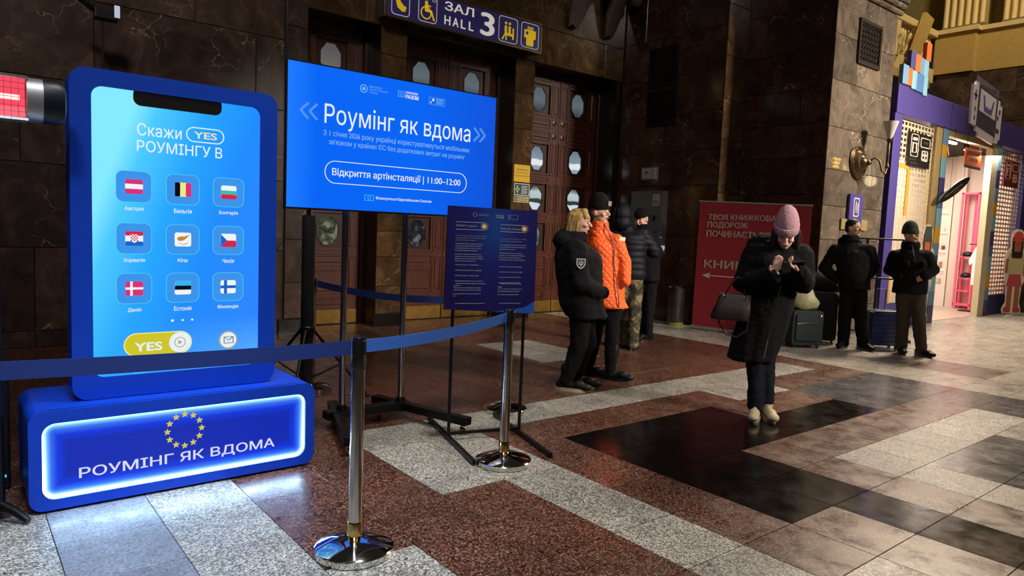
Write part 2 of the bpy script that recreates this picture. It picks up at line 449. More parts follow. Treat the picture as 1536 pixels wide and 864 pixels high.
# right-hand dark wall of the recess, its return, and the big pier
wr = struct(G().box(9.22, 9.9, 6.49, 8.57, 0, 8).box(9.77, 11.6, 5.11, 6.5, 0, 8).build('wall_recess', JOINT))
zc = [0, .42, 1.25, 2.08, 2.9, 3.25, 3.75, 4.6, 5.5]
FN = Fr((9.22, 0, 0), -90)            # faces -X ; u runs towards -Y
wallface(wr, FN, -8.55, -6.50, [0, .6, 1.4, 2.2, 2.75, 3.35, 3.95, 4.6, 5.5], .95, MARBD)
wallface(wr, Fr((0, 6.49, 0)), 9.20, 9.76, [0, .6, 1.25, 2.08, 2.9, 3.5, 4.15, 4.9, 5.6], 1.2, MARBS)
FX = Fr((9.77, 0, 0), -90)
wallface(wr, FX, -6.47, -5.10, [0, .6, 1.25, 2.08, 2.62, 3.1, 3.6, 4.15, 4.75, 5.5], .62, MARBD)
wallface(wr, Fr((0, 5.11, 0)), 9.75, 11.62, [0, .45, .95, 1.44, 1.93, 2.45, 3.05, 3.7, 4.33, 4.95], .8, MARBG,
         fixed={6: [10.72], 7: [10.45, 11.2], 8: [10.62, 11.25], 4: [10.75, 11.2], 5: [10.5, 11.15], 3: [10.3, 11.0], 2: [10.6, 11.3]})
F5 = Fr((0, 5.09, 0))
for k, (z0, z1, pr_) in enumerate(((4.96, 5.04, .05), (5.04, 5.12, .10), (5.12, 5.3, .14))):
    struct(G().cbox(F5, 9.7, 11.7, z0, z1, -.01, pr_, .02).build('trim_%d' % (k + 1), MARBG, wr))

# ------------------------------------------------------------------ doors
GLASSES = []
def pane_mat(name, stops, scale=3.0, es=1.0):
    k = NT(name); tc = k.n('ShaderNodeTexCoord').outputs['Object']
    nz = k.noise(tc, scale, 3, .5, .6)
    c = k.ramp(nz, [(p, lin(q)) for p, q in stops], 'LINEAR')
    k.b.inputs['Base Color'].default_value = (0.01, .01, .01, 1); k.b.inputs['Roughness'].default_value = .06
    k.l(c, k.b.inputs['Emission Color']); k.b.inputs['Emission Strength'].default_value = es
    return k.m
def band_pane(name, zc, stops, es, tilt=0.0):
    k = NT(name); tc = k.n('ShaderNodeTexCoord').outputs['Object']; sp = k.n('ShaderNodeSeparateXYZ'); k.l(tc, sp.inputs[0])
    v = k.math('ADD', k.math('DIVIDE', k.math('SUBTRACT', sp.outputs[2], zc - .2), .4), k.math('MULTIPLY', k.math('SUBTRACT', k.noise(tc, 4, 2, .5), .5), .25))
    if tilt: v = k.math('ADD', v, k.math('MULTIPLY', k.math('FRACT', k.math('MULTIPLY', sp.outputs[0], 1.1)), tilt))
    k.l(k.ramp(v, [(p, lin(q)) for p, q in stops]), k.b.inputs['Emission Color']); k.b.inputs['Emission Strength'].default_value = es
    k.b.inputs['Base Color'].default_value = (.01, .01, .01, 1); k.b.inputs['Roughness'].default_value = .06; return k.m
DAY1 = band_pane('daylight_pane_upper', 2.59, [(0, '#8ea4b4'), (.18, '#9fb4c4'), (.22, '#f0f6fa'), (.44, '#f0f6fa'), (.48, '#8b9fae'), (1, '#6d8290')], .85)
DAY2 = band_pane('daylight_pane_middle', 1.93, [(0, '#dfe6f4'), (.34, '#dfe6f4'), (.38, '#2c3a34'), (.52, '#34443c'), (.58, '#b9cfca'), (.85, '#c4d6d4'), (1, '#6a7a80')], .85, .12)
DAY3 = band_pane('daylight_pane_lower', 1.28, [(0, '#c4ccd0'), (.25, '#8f9c8c'), (.5, '#3f4c3c'), (.8, '#6c7c74'), (1, '#9fb0b4')], .7, .2)
DAY = DAY1
DAYD = band_pane('dim_daylight_pane', 3.56, [(0, '#3c464c'), (.5, '#66727a'), (1, '#59646c')], .8)
DAYC = band_pane('ceiling_view_pane', 3.56, [(0, '#b8ab84'), (.2, '#77716a'), (1, '#5c5a5e')], .8, .2)
PARK = pane_mat('view_to_street_pane', [(.35, '#222c1c'), (.5, '#4d5a44'), (.58, '#8c8460'), (.7, '#8f9aa2')], 9, .6)
DARKP = pane_mat('dark_view_pane', [(.4, '#0c0d10'), (.55, '#2c2e33'), (.66, '#7c8288')], 8, .6)

def octo(cx, cz, a, b):
    k = .42
    return [(cx - a * k, cz - b), (cx + a * k, cz - b), (cx + a, cz - b * k), (cx + a, cz + b * k), (cx + a * k, cz + b), (cx - a * k, cz + b), (cx - a, cz + b * k), (cx - a, cz - b * k)]
def sq8(x0, x1, z0, z1):
    return [(x0, z0), (x1, z0), (x1, z0), (x1, z1), (x1, z1), (x0, z1), (x0, z1), (x0, z0)]
def leaf(door, x0, x1, panes, handle=None):
    fr = Fr((0, YD, 0)); lf = G()
    w_ = x1 - x0; cx = (x0 + x1) / 2; hw = .235
    rows = [3.56, 2.59, 1.93, 1.28]
    # solid backing split round the four openings
    zb = 0.0
    for z in rows[::-1]:
        lf.cbox(fr, x0, x1, zb, z - .25, -.05, 0, .003); zb = z + .25
        lf.cbox(fr, x0, cx - hw, z - .25, z + .25, -.05, 0, .003); lf.cbox(fr, cx + hw, x1, z - .25, z + .25, -.05, 0, .003)
    lf.cbox(fr, x0, x1, zb, 4.02, -.05, 0, .003)
    L = lf.build('door_leaf', WOOD, door)
    for z, pm in zip(rows, panes):
        fp = G(); o8 = [(cx - hw * .4, z - .25), (cx + hw * .4, z - .25), (cx + hw, z - .25), (cx + hw, z + .1), (cx + hw, z + .25), (cx - hw * .4 + .1, z + .25), (cx - hw, z + .25), (cx - hw, z - .1)]
        o8 = [(cx - .1, z - .25), (cx + .1, z - .25), (cx + hw, z - .1), (cx + hw, z + .1), (cx + .1, z + .25), (cx - .1, z + .25), (cx - hw, z + .1), (cx - hw, z - .1)]
        inn = octo(cx, z, .145, .19)
        fp.ring(fr, o8, inn, -.04, -.022)
        for sx in (-1, 1):
            for sz in (-1, 1):
                tri = [(cx + sx * .1, z + sz * .25), (cx + sx * hw, z + sz * .1), (cx + sx * hw, z + sz * .25)]
                fp.poly(fr, tri, -.04, -.022)
        P = fp.build('panel', WOODD, L)
        G().ring(fr, octo(cx, z, .165, .21), inn, -.022, -.008).build('window_frame', WOODD, L)
        G().poly(fr, octo(cx, z, .150, .195), -.038, -.032).build('pane', pm, L)
        sqo, sqi = rect(cx - hw - .02, cx + hw + .02, z - .27, z + .27), rect(cx - hw + .012, cx + hw - .012, z - .238, z + .238)
        G().ring(fr, sqo, sqi, 0, .014).build('moulding', WOOD, L)
    def raised(a, b, c, d, nm='panel'):
        G().ring(fr, rect(a, b, c, d), rect(a + .02, b - .02, c + .02, d - .02), 0, .014).build('moulding', WOOD, L)
        G().cbox(fr, a + .045, b - .045, c + .045, d - .045, 0, .012, .01).build(nm, WOOD, L)
    raised(cx - hw - .02, cx + hw + .02, 3.86, 4.0); raised(cx - hw - .02, cx + hw + .02, 3.1, 3.26); raised(cx - hw - .02, cx + hw + .02, 2.89, 3.05)
    raised(cx - hw - .02, cx + hw + .02, 2.21, 2.3); raised(cx - hw - .02, cx + hw + .02, 1.56, 1.65)
    raised(cx - hw - .02, cx + hw + .02, .80, .98); raised(cx - hw - .02, cx + hw + .02, .41, .77); raised(cx - hw - .02, cx + hw + .02, .22, .39)
    for sx in (-1, 1):
        a = cx + sx * (hw + .03) if sx > 0 else x0 + .015; b = x1 - .015 if sx > 0 else cx - hw - .03
        if b - a < .09: continue
        for z0, z1 in ((3.3, 3.82), (2.33, 2.86), (1.68, 2.18), (1.02, 1.53), (.41, .95)): raised(a, b, z0, z1)
        for z in (3.93, 3.2, 2.97):
            m_ = (a + b) / 2
            G().lathe(fr.p(m_, z, 0), [(.0, .0), (.04, 0), (.045, .01), (.03, .014), (.028, .004), (.012, .004), (.01, .012), (0, .014)], 16, fr.N).build('rosette', WOODD, L, smooth=40)
    G().cbox(fr, x0 + .01, x1 - .01, .01, .20, 0, .008, .002).build('kick_plate', BRASS, L)
    if handle is not None:
        hx = handle
        G().cbox(fr, hx - .022, hx + .022, 1.0, 1.25, .0, .008, .002).tube([fr.p(hx, 1.16, .0), fr.p(hx, 1.16, .05), fr.p(hx + .1, 1.15, .05)], .009, 8).build('handle', STEEL, L, smooth=40)
    return L
def door(n, x0, x1, leaves):
    d = thing('door_%d' % n, 'entrance doorway %d' % n, 'door', (x0, YD, 0)); del d['label']; del d['category']; d['kind'] = 'structure'
    fr = Fr((0, YD, 0))
    f = G().cbox(fr, x0 - .0, x0 + .05, 0, 4.0, -.06, .06).cbox(fr, x1 - .05, x1, 0, 4.0, -.06, .06).build('door_frame', WOODD, d)
    xs = x0 + .05; wd = (x1 - x0 - .1) / len(leaves)
    for i, (p, h) in enumerate(leaves):
        a, b = xs + i * wd + .003, xs + (i + 1) * wd - .003
        leaf(d, a, b, p, None if h is None else a + h)
door(1, 3.53, 4.54, [((DAYC, DAY1, DAY2, PARK), None)])
door(2, 4.93, 6.83, [((DAYD, DAY1, DAY2, DARKP), None), ((DAYD, DAY1, DAY2, PARK), .04)])
door(3, 7.21, 9.07, [((DAYD, DAY1, DAY2, DAY3), None), ((DAYD, DAY1, DAY2, DAY3), .04)])
G().box(3.4, 9.2, YD + .3, YD + .34, 0, 4.2).build('vestibule_screen', mat('vestibule_dark', '#050505', .8), wb)

# ------------------------------------------------------------------ carved brackets over the recess
CARV = mat('carved_stone', '#4a3a34', .8, noise_bump=.5, nscale=25, var=.3)
for lab, x, w_, z, ln, lean in (('carved stone bracket under the ceiling, right of the hall sign', 7.90, .28, 4.66, 1.3, .55), ('carved stone bracket under the ceiling, nearest the dark recess corner', 8.72, .24, 4.66, 1.3, .25)):
    t = thing('stone_bracket', lab, 'bracket', (x, 8.5, z))
    rings = []
    for k in range(9):
        s_ = k / 8; zz = z + s_ * ln; ww = w_ * (.35 + .75 * s_ ** .6); dd = .08 + .40 * s_
        rings.append([Vector((x + lean * s_ * .5 + ww * cos(a) * (1 if abs(cos(a)) > .1 else 1), 8.52 - dd * .5 + dd * .5 * sin(a), zz + .03 * cos(3 * a))) for a in [2 * pi * q / 16 for q in range(16)]])
    G().loft(rings).build('body', CARV, t, smooth=60)
    for q in (-.5, 0, .5):
        G().tube([(x + q * w_ * .5 * (1 + .8 * s_) + lean * s_ * .5, 8.46 - .38 * s_, z + .08 + s_ * ln) for s_ in (0, .3, .6, .9)], [.02, .035, .045, .05], 8).build('rib', CARV, t, smooth=60)
    G().ell((x + w_ * 1.1 + lean * .3, 8.2, z + .62), (.10, .1, .12)).build('scroll', CARV, t, smooth=60)

# ------------------------------------------------------------------ hall sign over the doors
t = thing('hall_sign', 'long purple and gold hall number sign with yellow pictograms above the wooden doors', 'sign', (5.8, 8.4, 4.05))
SX0, SX1, SZ0, SZ1 = 4.44, 7.09, 4.055, 4.50
FS = Fr((0, 8.3, 0))
SIGNP = mat('sign_purple', '#2f2a5e', .4, emit='#2b2758', es=.28); SIGNY = mat('sign_yellow', '#d8b820', .5, emit='#c8ab18', es=.5); SIGNW = mat('sign_white', '#c8c4c0', .5, emit='#b4b0ac', es=.5)
G().box(SX0 + .01, SX1 - .01, 8.31, 8.5, SZ0 + .01, SZ1 - .01).build('housing', BLACKP, t)
G().cbox(FS, SX0 + .02, SX1 - .02, SZ0 + .02, SZ1 - .02, -.01, .004, .001).build('face', SIGNP, t)
G().ring(FS, rect(SX0, SX1, SZ0, SZ1), rect(SX0 + .022, SX1 - .022, SZ0 + .022, SZ1 - .022), -.02, .016).build('gold_frame', mat('gold_trim', '#8a7436', .3, .8), t)
txt('ЗАЛ', FS, (5.34, 5.83, 4.325, 4.445), SIGNW, t, d=.006, bold=.02)
for q, ch in enumerate('HALL'): txt(ch, FS, (5.34 + .135 * q, 5.34 + .135 * q + (.10 if q < 2 else .085), 4.135, 4.255), SIGNW, t, d=.006, bold=.02)
txt('3', FS, (5.94, 6.20, 4.12, 4.44), SIGNW, t, d=.006, bold=.03)
for a, b in ((4.53, 4.80), (4.93, 5.22), (6.27, 6.62), (6.69, 7.03)):
    G().ring(FS, rrect(a, b, 4.10, 4.46, .05), rrect(a + .008, b - .008, 4.108, 4.452, .045), .004, .007).build('pictogram_border', SIGNW, t)
def bars(fr, segs, m, parent, name, d=.006):
    g = G()
    for (x0, y0, x1, y1, w_) in segs:
        L_ = hypot(x1 - x0, y1 - y0) or 1; nx, ny = -(y1 - y0) / L_ * w_ / 2, (x1 - x0) / L_ * w_ / 2
        g.poly(fr, [(x0 + nx, y0 + ny), (x0 - nx, y0 - ny), (x1 - nx, y1 - ny), (x1 + nx, y1 + ny)], .003, d)
    return g.build(name, m, parent)
g = G()                                                             # telephone handset
g.poly(FS, [(4.585, 4.42), (4.63, 4.43), (4.64, 4.37), (4.66, 4.28), (4.71, 4.235), (4.75, 4.22), (4.735, 4.165), (4.69, 4.155), (4.62, 4.20), (4.585, 4.30)], .004, .008); g.build('telephone_pictogram', SIGNY, t)
g = G(); g.ring(FS, circ(5.05, 4.22, .085, 24), circ(5.05, 4.22, .068, 24), .004, .008)
g.poly(FS, circ(5.055, 4.405, .022, 12), .004, .008); g.poly(FS, rect(5.03, 5.075, 4.24, 4.37), .004, .008); g.poly(FS, rect(5.05, 5.14, 4.235, 4.265), .004, .008)
g.poly(FS, [(5.12, 4.25), (5.145, 4.25), (5.19, 4.14), (5.165, 4.135)], .004, .008); g.poly(FS, rect(5.06, 5.12, 4.305, 4.325), .004, .008); g.build('wheelchair_pictogram', SIGNY, t)
G().ring(FS, circ(5.17, 4.41, .03, 16), circ(5.17, 4.41, .024, 16), .004, .007).poly(FS, rect(5.167, 5.173, 4.405, 4.43), .004, .007).build('clock_pictogram', SIGNW, t)
g = G()
for cx_, s_ in ((6.40, 1), (6.47, 1.15)):
    g.poly(FS, circ(cx_, 4.35 + .02 * s_, .02, 12), .004, .008); g.poly(FS, rect(cx_ - .02, cx_ + .02, 4.23, 4.335), .004, .008)
g.poly(FS, rect(6.40, 6.54, 4.20, 4.235), .004, .008); g.poly(FS, rect(6.525, 6.55, 4.16, 4.32), .004, .008)
g.poly(FS, [(6.385, 4.23), (6.41, 4.23), (6.35, 4.13), (6.325, 4.13)], .004, .008); g.poly(FS, rect(6.40, 6.42, 4.13, 4.21), .004, .008); g.build('waiting_room_pictogram', SIGNY, t)
g = G(); g.poly(FS, rect(6.75, 6.97, 4.24, 4.36), .004, .008); g.poly(FS, rrect(6.79, 6.93, 4.13, 4.25, .02), .004, .008)
for q in range(4): g.poly(FS, rect(6.81 + q * .03, 6.825 + q * .03, 4.36, 4.41), .004, .008)
g.build('luggage_pictogram', SIGNY, t)
G().poly(FS, circ(6.80, 4.31, .025, 12), .008, .010).build('pictogram_detail', SIGNP, t)

# notices on the pier between the doors
F9 = Fr((0, YF - .021, 0))
o = G().cbox(F9, 6.86, 7.18, 2.135, 2.40, 0, .01, .001).build('notice', mat('notice_yellow', '#c9a312', .5)); tag(o, 'yellow notice board on the marble pier left of the right door', 'sign')
INK = mat('dark_ink', '#1c1608', .6)
txt('АВТОМАТИЧНЕ', F9, (6.91, 7.13, 2.31, 2.335), INK, o, d=.011); txt('ВІДКРИТТЯ ДВЕРЕЙ', F9, (6.90, 7.14, 2.265, 2.29), INK, o, d=.011); txt('УВАГА ОБЕРЕЖНО', F9, (6.875, 7.165, 2.22, 2.24), INK, o, d=.011)
o = G().cbox(F9, 6.875, 7.18, 1.93, 2.11, 0, .01, .001).build('notice', mat('notice_navy', '#1e3346', .4)); tag(o, 'dark blue notice with a green cross below the yellow notice', 'sign')
G().ring(F9, rect(6.875, 7.18, 1.93, 2.11), rect(6.882, 7.173, 1.937, 2.103), .008, .012).build('border', SIGNW, o)
G().poly(F9, rect(6.885, 6.99, 1.94, 2.10), .009, .011).build('field', mat('green_field', '#1c3a22', .5), o)
G().poly(F9, rect(6.925, 6.95, 1.965, 2.075), .011, .013).poly(F9, rect(6.895, 6.98, 2.01, 2.035), .011, .013).build('cross', mat('pale_green', '#9cc088', .5), o)
for q in range(6): G().poly(F9, rect(7.02, 7.13 + .02 * (q % 2), 1.96 + q * .022, 1.966 + q * .022), .009, .012).build('text_line', SIGNW, o)
o = G().cbox(F9, 6.875, 7.18, 1.82, 1.915, 0, .01, .001).build('notice', mat('notice_cream', '#a89f74', .5)); tag(o, 'small cream notice lowest of the three on the marble pier', 'sign')
for q in range(3): G().poly(F9, rect(6.965, 7.15, 1.838 + q * .026, 1.846 + q * .026), .009, .012).build('text_line', INK, o)
G().poly(F9, rect(6.885, 6.95, 1.835, 1.90), .009, .011).build('symbol', INK, o); G().poly(F9, rect(6.89, 6.945, 1.86, 1.875), .011, .013).poly(F9, rect(6.91, 6.925, 1.84, 1.895), .011, .013).build('symbol_cross', mat('notice_cream2', '#a89f74', .5), o)

# ------------------------------------------------------------------ vents, cabinet, exit light in the recess
FN2 = Fr((9.20, 0, 0), -90)
IRON = mat('dark_iron', '#0e0b0a', .5, .4)
def grille(name_label, fr, u0_, u1_, v0, v1, m=IRON, lp=None, mb=None):
    t = thing('vent_grille', name_label, 'vent', tuple(fr.p((u0_ + u1_) / 2, v0, 0)))
    G().poly(fr, rect(u0_ + .02, u1_ - .02, v0 + .02, v1 - .02), 0, .004).build('backing', mat('vent_dark', '#030303', .9), t)
    G().ring(fr, rect(u0_, u1_, v0, v1), rect(u0_ + .05, u1_ - .05, v0 + .05, v1 - .05), 0, .035).build('frame', m, t)
    nx = max(3, int((u1_ - u0_ - .1) / .075)); nz = max(3, int((v1 - v0 - .1) / .075))
    ax, az = (u1_ - u0_ - .1) / nx, (v1 - v0 - .1) / nz
    g = G()
    for i in range(nx):
        for j in range(nz):
            cx_, cz_ = u0_ + .05 + ax * (i + .5), v0 + .05 + az * (j + .5)
            g.ring(fr, circ(cx_, cz_, ax * .50, 10, az * .50), circ(cx_, cz_, ax * .32, 10, az * .32), .006, .02)
    o = g.build('lattice', m, t); o['kind'] = 'stuff'
    for i in range(1, nx): G().poly(fr, rect(u0_ + .05 + ax * i - .006, u0_ + .05 + ax * i + .006, v0 + .05, v1 - .05), .018, .026).build('bar', m, t)
    return t
grille('upper of two dark ornate vent grilles on the recess wall', FN2, -7.95, -7.37, 3.82, 4.45)
grille('lower of two dark ornate vent grilles on the recess wall', FN2, -7.95, -7.37, 3.18, 3.77)
F5b = Fr((0, 5.09, 0))
grille('ornate bronze vent grille high on the grey marble pier', F5b, 10.95, 11.72 - .0, 4.25, 4.88, mat('bronze', '#2a2019', .45, .5)) if False else grille('ornate bronze vent grille high on the grey marble pier', Fr((0, 5.09, 0)), 10.38, 11.08, 4.02, 4.66, mat('bronze', '#2a2019', .45, .5))

t = thing('emergency_light', 'white emergency light box on the dark recess wall above the grey cabinet', 'light', tuple(FN2.p(-7.8, 2.3, 0)))
G().cbox(FN2, -7.955, -7.65, 2.31, 2.51, 0, .08, .015).build('case', mat('ivory_plastic', '#8d8a82', .4), t)
G().cbox(FN2, -7.90, -7.76, 2.35, 2.47, .08, .088, .004).build('lens', mat('ivory_lens', '#a8a59c', .3), t)
G().poly(FN2, [(-7.86, 2.38), (-7.84, 2.38), (-7.84, 2.42), (-7.80, 2.42), (-7.80, 2.38), (-7.785, 2.38), (-7.785, 2.45), (-7.80, 2.44), (-7.84, 2.44), (-7.86, 2.46)], .088, .09).build('pictogram', INK, t)
t = thing('fire_hose_cabinet', 'grey steel wall cabinet marked ПК-25 on the dark recess wall', 'cabinet', tuple(FN2.p(-7.77, 1.13, 0)))
CAB = mat('cabinet_grey', '#5d5f5a', .4, .2, var=.1); LABW = mat('label_white', '#a8a29c', .5); LABR = mat('label_red', '#7a1c18', .5)
G().cbox(FN2, -8.125, -7.415, 1.13, 2.12, 0, .10, .004).build('body', CAB, t)
dr = G().cbox(FN2, -8.10, -7.44, 1.16, 2.09, .10, .112, .004).build('door', CAB, t)
G().cbox(FN2, -7.62, -7.56, 1.63, 1.72, .112, .12, .002).build('window', BLACKP, dr)
G().lathe(FN2.p(-7.48, 1.55, .112), [(.0, 0), (.014, 0), (.014, .01), (0, .012)], 12, FN2.N).build('lock', STEEL, dr, smooth=40)
G().poly(FN2, rect(-7.99, -7.73, 1.56, 1.80), .112, .114).build('label_plate', LABW, dr); txt('ПК-25', FN2, (-7.97, -7.75, 1.70, 1.78), LABR, dr, d=.116, bold=.02)
txt('ТЕЛЕФОН 101', FN2, (-7.97, -7.75, 1.63, 1.665), LABR, dr, d=.116); txt('пожежна частина', FN2, (-7.97, -7.75, 1.575, 1.61), LABR, dr, d=.116)
G().poly(FN2, rect(-7.64, -7.50, 1.88, 2.06), .112, .114).build('label_plate', LABW, dr); txt('101', FN2, (-7.625, -7.515, 1.90, 1.97), INK, dr, d=.116, bold=.02); txt('ПОЖЕЖА', FN2, (-7.625, -7.515, 2.0, 2.03), INK, dr, d=.116)

# litter bin
t = thing('litter_bin', 'round steel litter bin beside the red banner', 'bin', (8.93, 6.92, 0))
G().lathe((8.93, 6.92, 0), [(0, 0), (.125, 0), (.13, .01), (.13, .05)], 28).build('base', mat('olive_band', '#6a6a1c', .5), t, smooth=40)
G().lathe((8.93, 6.92, 0), [(.0, .05), (.128, .05), (.13, .06), (.13, .53), (.12, .54), (0, .54)], 28).build('body', mat('bin_steel', '#55504c', .32, .9), t, smooth=40)
G().lathe((8.93, 6.92, 0), [(.122, .54), (.122, .595), (.0, .595)], 28).build('collar', BLACKP, t, smooth=40)
G().lathe((8.93, 6.92, 0), [(.09, .595), (.132, .592), (.132, .615), (.10, .625), (.09, .61)], 28).build('rim', CHROME, t, smooth=40)

# ------------------------------------------------------------------ red roll-up banner
FB = Fr((9.04, 5.745, 0), -76.6)
t = thing('rollup_banner', 'wide dark red roll-up banner with white Ukrainian text about a book journey', 'banner', (9.04, 5.745, 0), -76.6)
BRED = mat('banner_red', '#8a232c', .55, var=.06)
g = G(); g.add([FB.p(-.812, .05, 0), FB.p(.80, .05, 0), FB.p(.80, 1.885, -.02), FB.p(-.812, 1.93, -.02), FB.p(-.812, .05, -.004), FB.p(.80, .05, -.004), FB.p(.80, 1.885, -.024), FB.p(-.812, 1.93, -.024)],
      [(0, 1, 2, 3), (7, 6, 5, 4), (0, 3, 7, 4), (1, 5, 6, 2), (3, 2, 6, 7), (0, 4, 5, 1)]); g.build('banner_sheet', BRED, t)
G().cbox(FB, -.83, .82, .012, .06, -.06, .03, .008).build('base_rail', mat('alu', '#a8a096', .35, .6), t)
for q in (-.45, .45): G().cbox(FB, q - .06, q + .06, 0, .014, -.12, .10, .003).build('foot', mat('alu', '#a8a096'), t)
g = G(); g.tube([FB.p(-.82, 1.935, -.02), FB.p(.805, 1.89, -.02)], .012, 10); g.build('top_rail', mat('alu', '#a8a096'), t, smooth=40)
G().cyl(FB.p(0, .05, -.045), FB.p(0, 1.9, -.035), .01).build('support_pole', STEEL, t)
BW = mat('banner_white', '#c9b4a8', .6)
txt('ТВОЯ КНИЖКОВА', FB, (-.66, .34, 1.66, 1.745), BW, t, d=.004, bold=.022)
txt('ПОДОРОЖ', FB, (-.665, -.06, 1.53, 1.635), BW, t, d=.004, bold=.022)
txt('ПОЧИНАЄТЬСЯ', FB, (-.668, .26, 1.41, 1.505), BW, t, d=.004, bold=.022)
txt('КНИГАРНЯ', FB, (-.68, .50, .945, 1.065), BW, t, d=.004, bold=.022)
bars(FB, [(-.64, .83, .45, .83, .014)], BW, t, 'arrow', .004); flat(FB, [(-.70, .83), (-.575, .785), (-.60, .83), (-.575, .875)], BW, t, 'arrow_head', 0, .004)
for n_, (u_, v_, m_) in enumerate(((.55, 1.25, '#c9b4a8'), (.62, 1.45, '#b03a42'))):
    G().ring(FB, circ(u_, v_, .10, 20), circ(u_, v_, .085, 20), 0, .003).build('emblem', mat('emblem%d' % n_, m_, .6), t)
# ------------------------------------------------------------------ phone-shaped light installation
def grad_screen(name, w_, h_, kind):
    """lit display: emission varies over the face like the artwork shown on it"""
    k = NT(name); tc = k.n('ShaderNodeTexCoord').outputs['Object']; sx = k.n('ShaderNodeSeparateXYZ'); k.l(tc, sx.inputs[0])
    u = k.math('DIVIDE', sx.outputs[0], w_); v = k.math('DIVIDE', sx.outputs[2], h_)
    if kind == 'phone':
        f = k.math('ADD', k.math('MULTIPLY', u, -.75), k.math('MULTIPLY', v, .45))   # bright at the upper left
        f = k.math('ADD', f, .75)
        c = k.ramp(f, [(.05, lin('#2f86ff')), (.45, lin('#1f8cff')), (.70, lin('#25a8ff')), (.9, lin('#4cccff')), (1.0, lin('#86ecff'))])
        dn = k.math('SUBTRACT', .2, v); br = k.math('MULTIPLY', k.math('MAXIMUM', dn, 0), k.math('MULTIPLY', u, 3.2))
        c = k.mix(k.math('MINIMUM', br, .5), c, lin('#6fd0ff')); es = .98
    elif kind == 'tv':
        c = k.ramp(u, [(0, lin('#1a7cff')), (.12, lin('#0064f5')), (.6, lin('#0064f2')), (1, lin('#0850d8'))]); es = 1.0
    k.l(c, k.b.inputs['Emission Color']); k.b.inputs['Emission Strength'].default_value = es
    k.b.inputs['Base Color'].default_value = (.005, .01, .03, 1); k.b.inputs['Roughness'].default_value = .25; k.b.inputs['Specular IOR Level'].default_value = .25
    return k.m
def em(name, c, es=.95): return mat(name, '#000000', .5, emit=c, es=es, spec=0)

t = thing('light_plinth', 'blue plinth box with glowing inset front under the big phone shape', 'plinth', (.96, 4.06, 0))
FP = Fr((0, 3.80, 0)); PX0, PX1 = .275, 1.645
NAVYB = mat('plinth_blue', '#0a44cc', .42, spec=.4)
g = G(); g.poly(FP, rrect(PX0, PX1, .012, .485, .06, 8), -.54, -.02); g.build('body', NAVYB, t, smooth=40)
inn = rrect(.328, 1.592, .062, .425, .055, 8)
g = G(); g.ring(FP, rrect(PX0, PX1, .012, .485, .06, 8), inn, -.03, 0); g.build('front_frame', NAVYB, t, smooth=40)
G().box(.32, 1.6, 3.86, 4.28, 0, .013).build('foot', BLACKP, t)
# back-lit inset: the led strip round its rim fades to deep blue
k = NT('backlit_panel'); tc = k.n('ShaderNodeNewGeometry').outputs['Position']; sp = k.n('ShaderNodeSeparateXYZ'); k.l(tc, sp.inputs[0])
cx_, cz_, hx_, hz_, rr_ = .96, .2435, .632, .1815, .055
ax_ = k.math('SUBTRACT', k.math('ABSOLUTE', k.math('SUBTRACT', sp.outputs[0], cx_)), hx_ - rr_)
az_ = k.math('SUBTRACT', k.math('ABSOLUTE', k.math('SUBTRACT', sp.outputs[2], cz_)), hz_ - rr_)
mx_, mz_ = k.math('MAXIMUM', ax_, 0), k.math('MAXIMUM', az_, 0)
outer = k.math('SQRT', k.math('ADD', k.math('MULTIPLY', mx_, mx_), k.math('MULTIPLY', mz_, mz_)))
sd = k.math('SUBTRACT', k.math('ADD', outer, k.math('MINIMUM', k.math('MAXIMUM', ax_, az_), 0)), rr_)
dist = k.math('MULTIPLY', sd, -10.0)
c = k.ramp(dist, [(0, lin('#c0f0ff')), (.14, lin('#8fd4ff')), (.34, lin('#3a78ff')), (.62, lin('#0a3cf0')), (1, lin('#0a2cc0'))])
k.l(c, k.b.inputs['Emission Color'])
es_ = k.ramp(dist, [(0, (1, 1, 1)), (.09, (.45, .45, .45)), (.20, (.07, .07, .07)), (.45, (.008, .008, .008)), (1, (.004, .004, .004))])
low = k.math('POWER', k.math('MAXIMUM', k.math('SUBTRACT', 1.0, k.math('DIVIDE', sp.outputs[2], .46)), 0), 1.3)   # the led row along the lower edge is the brightest
es_ = k.math('ADD', k.math('MULTIPLY', k.math('MULTIPLY', es_, low), .30), k.math('MULTIPLY', es_, .032))
es_ = k.math('ADD', es_, .017)
k.l(k.math('MULTIPLY', es_, 46.0), k.b.inputs['Emission Strength']); k.b.inputs['Base Color'].default_value = (0, 0, .02, 1)
BACKLIT = k.m
G().poly(FP, rrect(.322, 1.598, .056, .431, .058, 8), -.028, -.018).build('lit_panel', BACKLIT, t)
PLW = em('plinth_lettering', '#dfe6ff', .9)
txt('РОУМІНГ ЯК ВДОМА', FP, (.475, 1.418, .131, .192), PLW, t, d=-.012, bold=.012)
STARY = em('star_yellow', '#e6d84a', .85)
for q in range(12):
    a = 2 * pi * q / 12; G().poly(FP, star(.947 + .083 * sin(a), .306 + .083 * cos(a), .017), -.016, -.010).build('star', STARY, t)

t = thing('phone_installation', 'giant blue smartphone shape with a lit country menu standing on the plinth', 'light installation', (.96, 4.0, .487))
FH = Fr((0, 3.93, 0))
inn = rrect(.556, 1.362, .596, 2.014, .05, 8)
G().ring(FH, rrect(.466, 1.455, .489, 2.095, .07, 8), inn, -.14, 0).build('case', mat('phone_blue', '#0946cc', .45, spec=.4), t, smooth=40)
G().poly(FH, rrect(.47, 1.45, .495, 2.09, .07, 8), -.15, -.13).build('back_cover', NAVYB, t)
sc = bpy.data.objects.new('x', None)
scr = thing('tmp', 'x', 'x', (0, 0, 0)); bpy.data.objects.remove(scr)
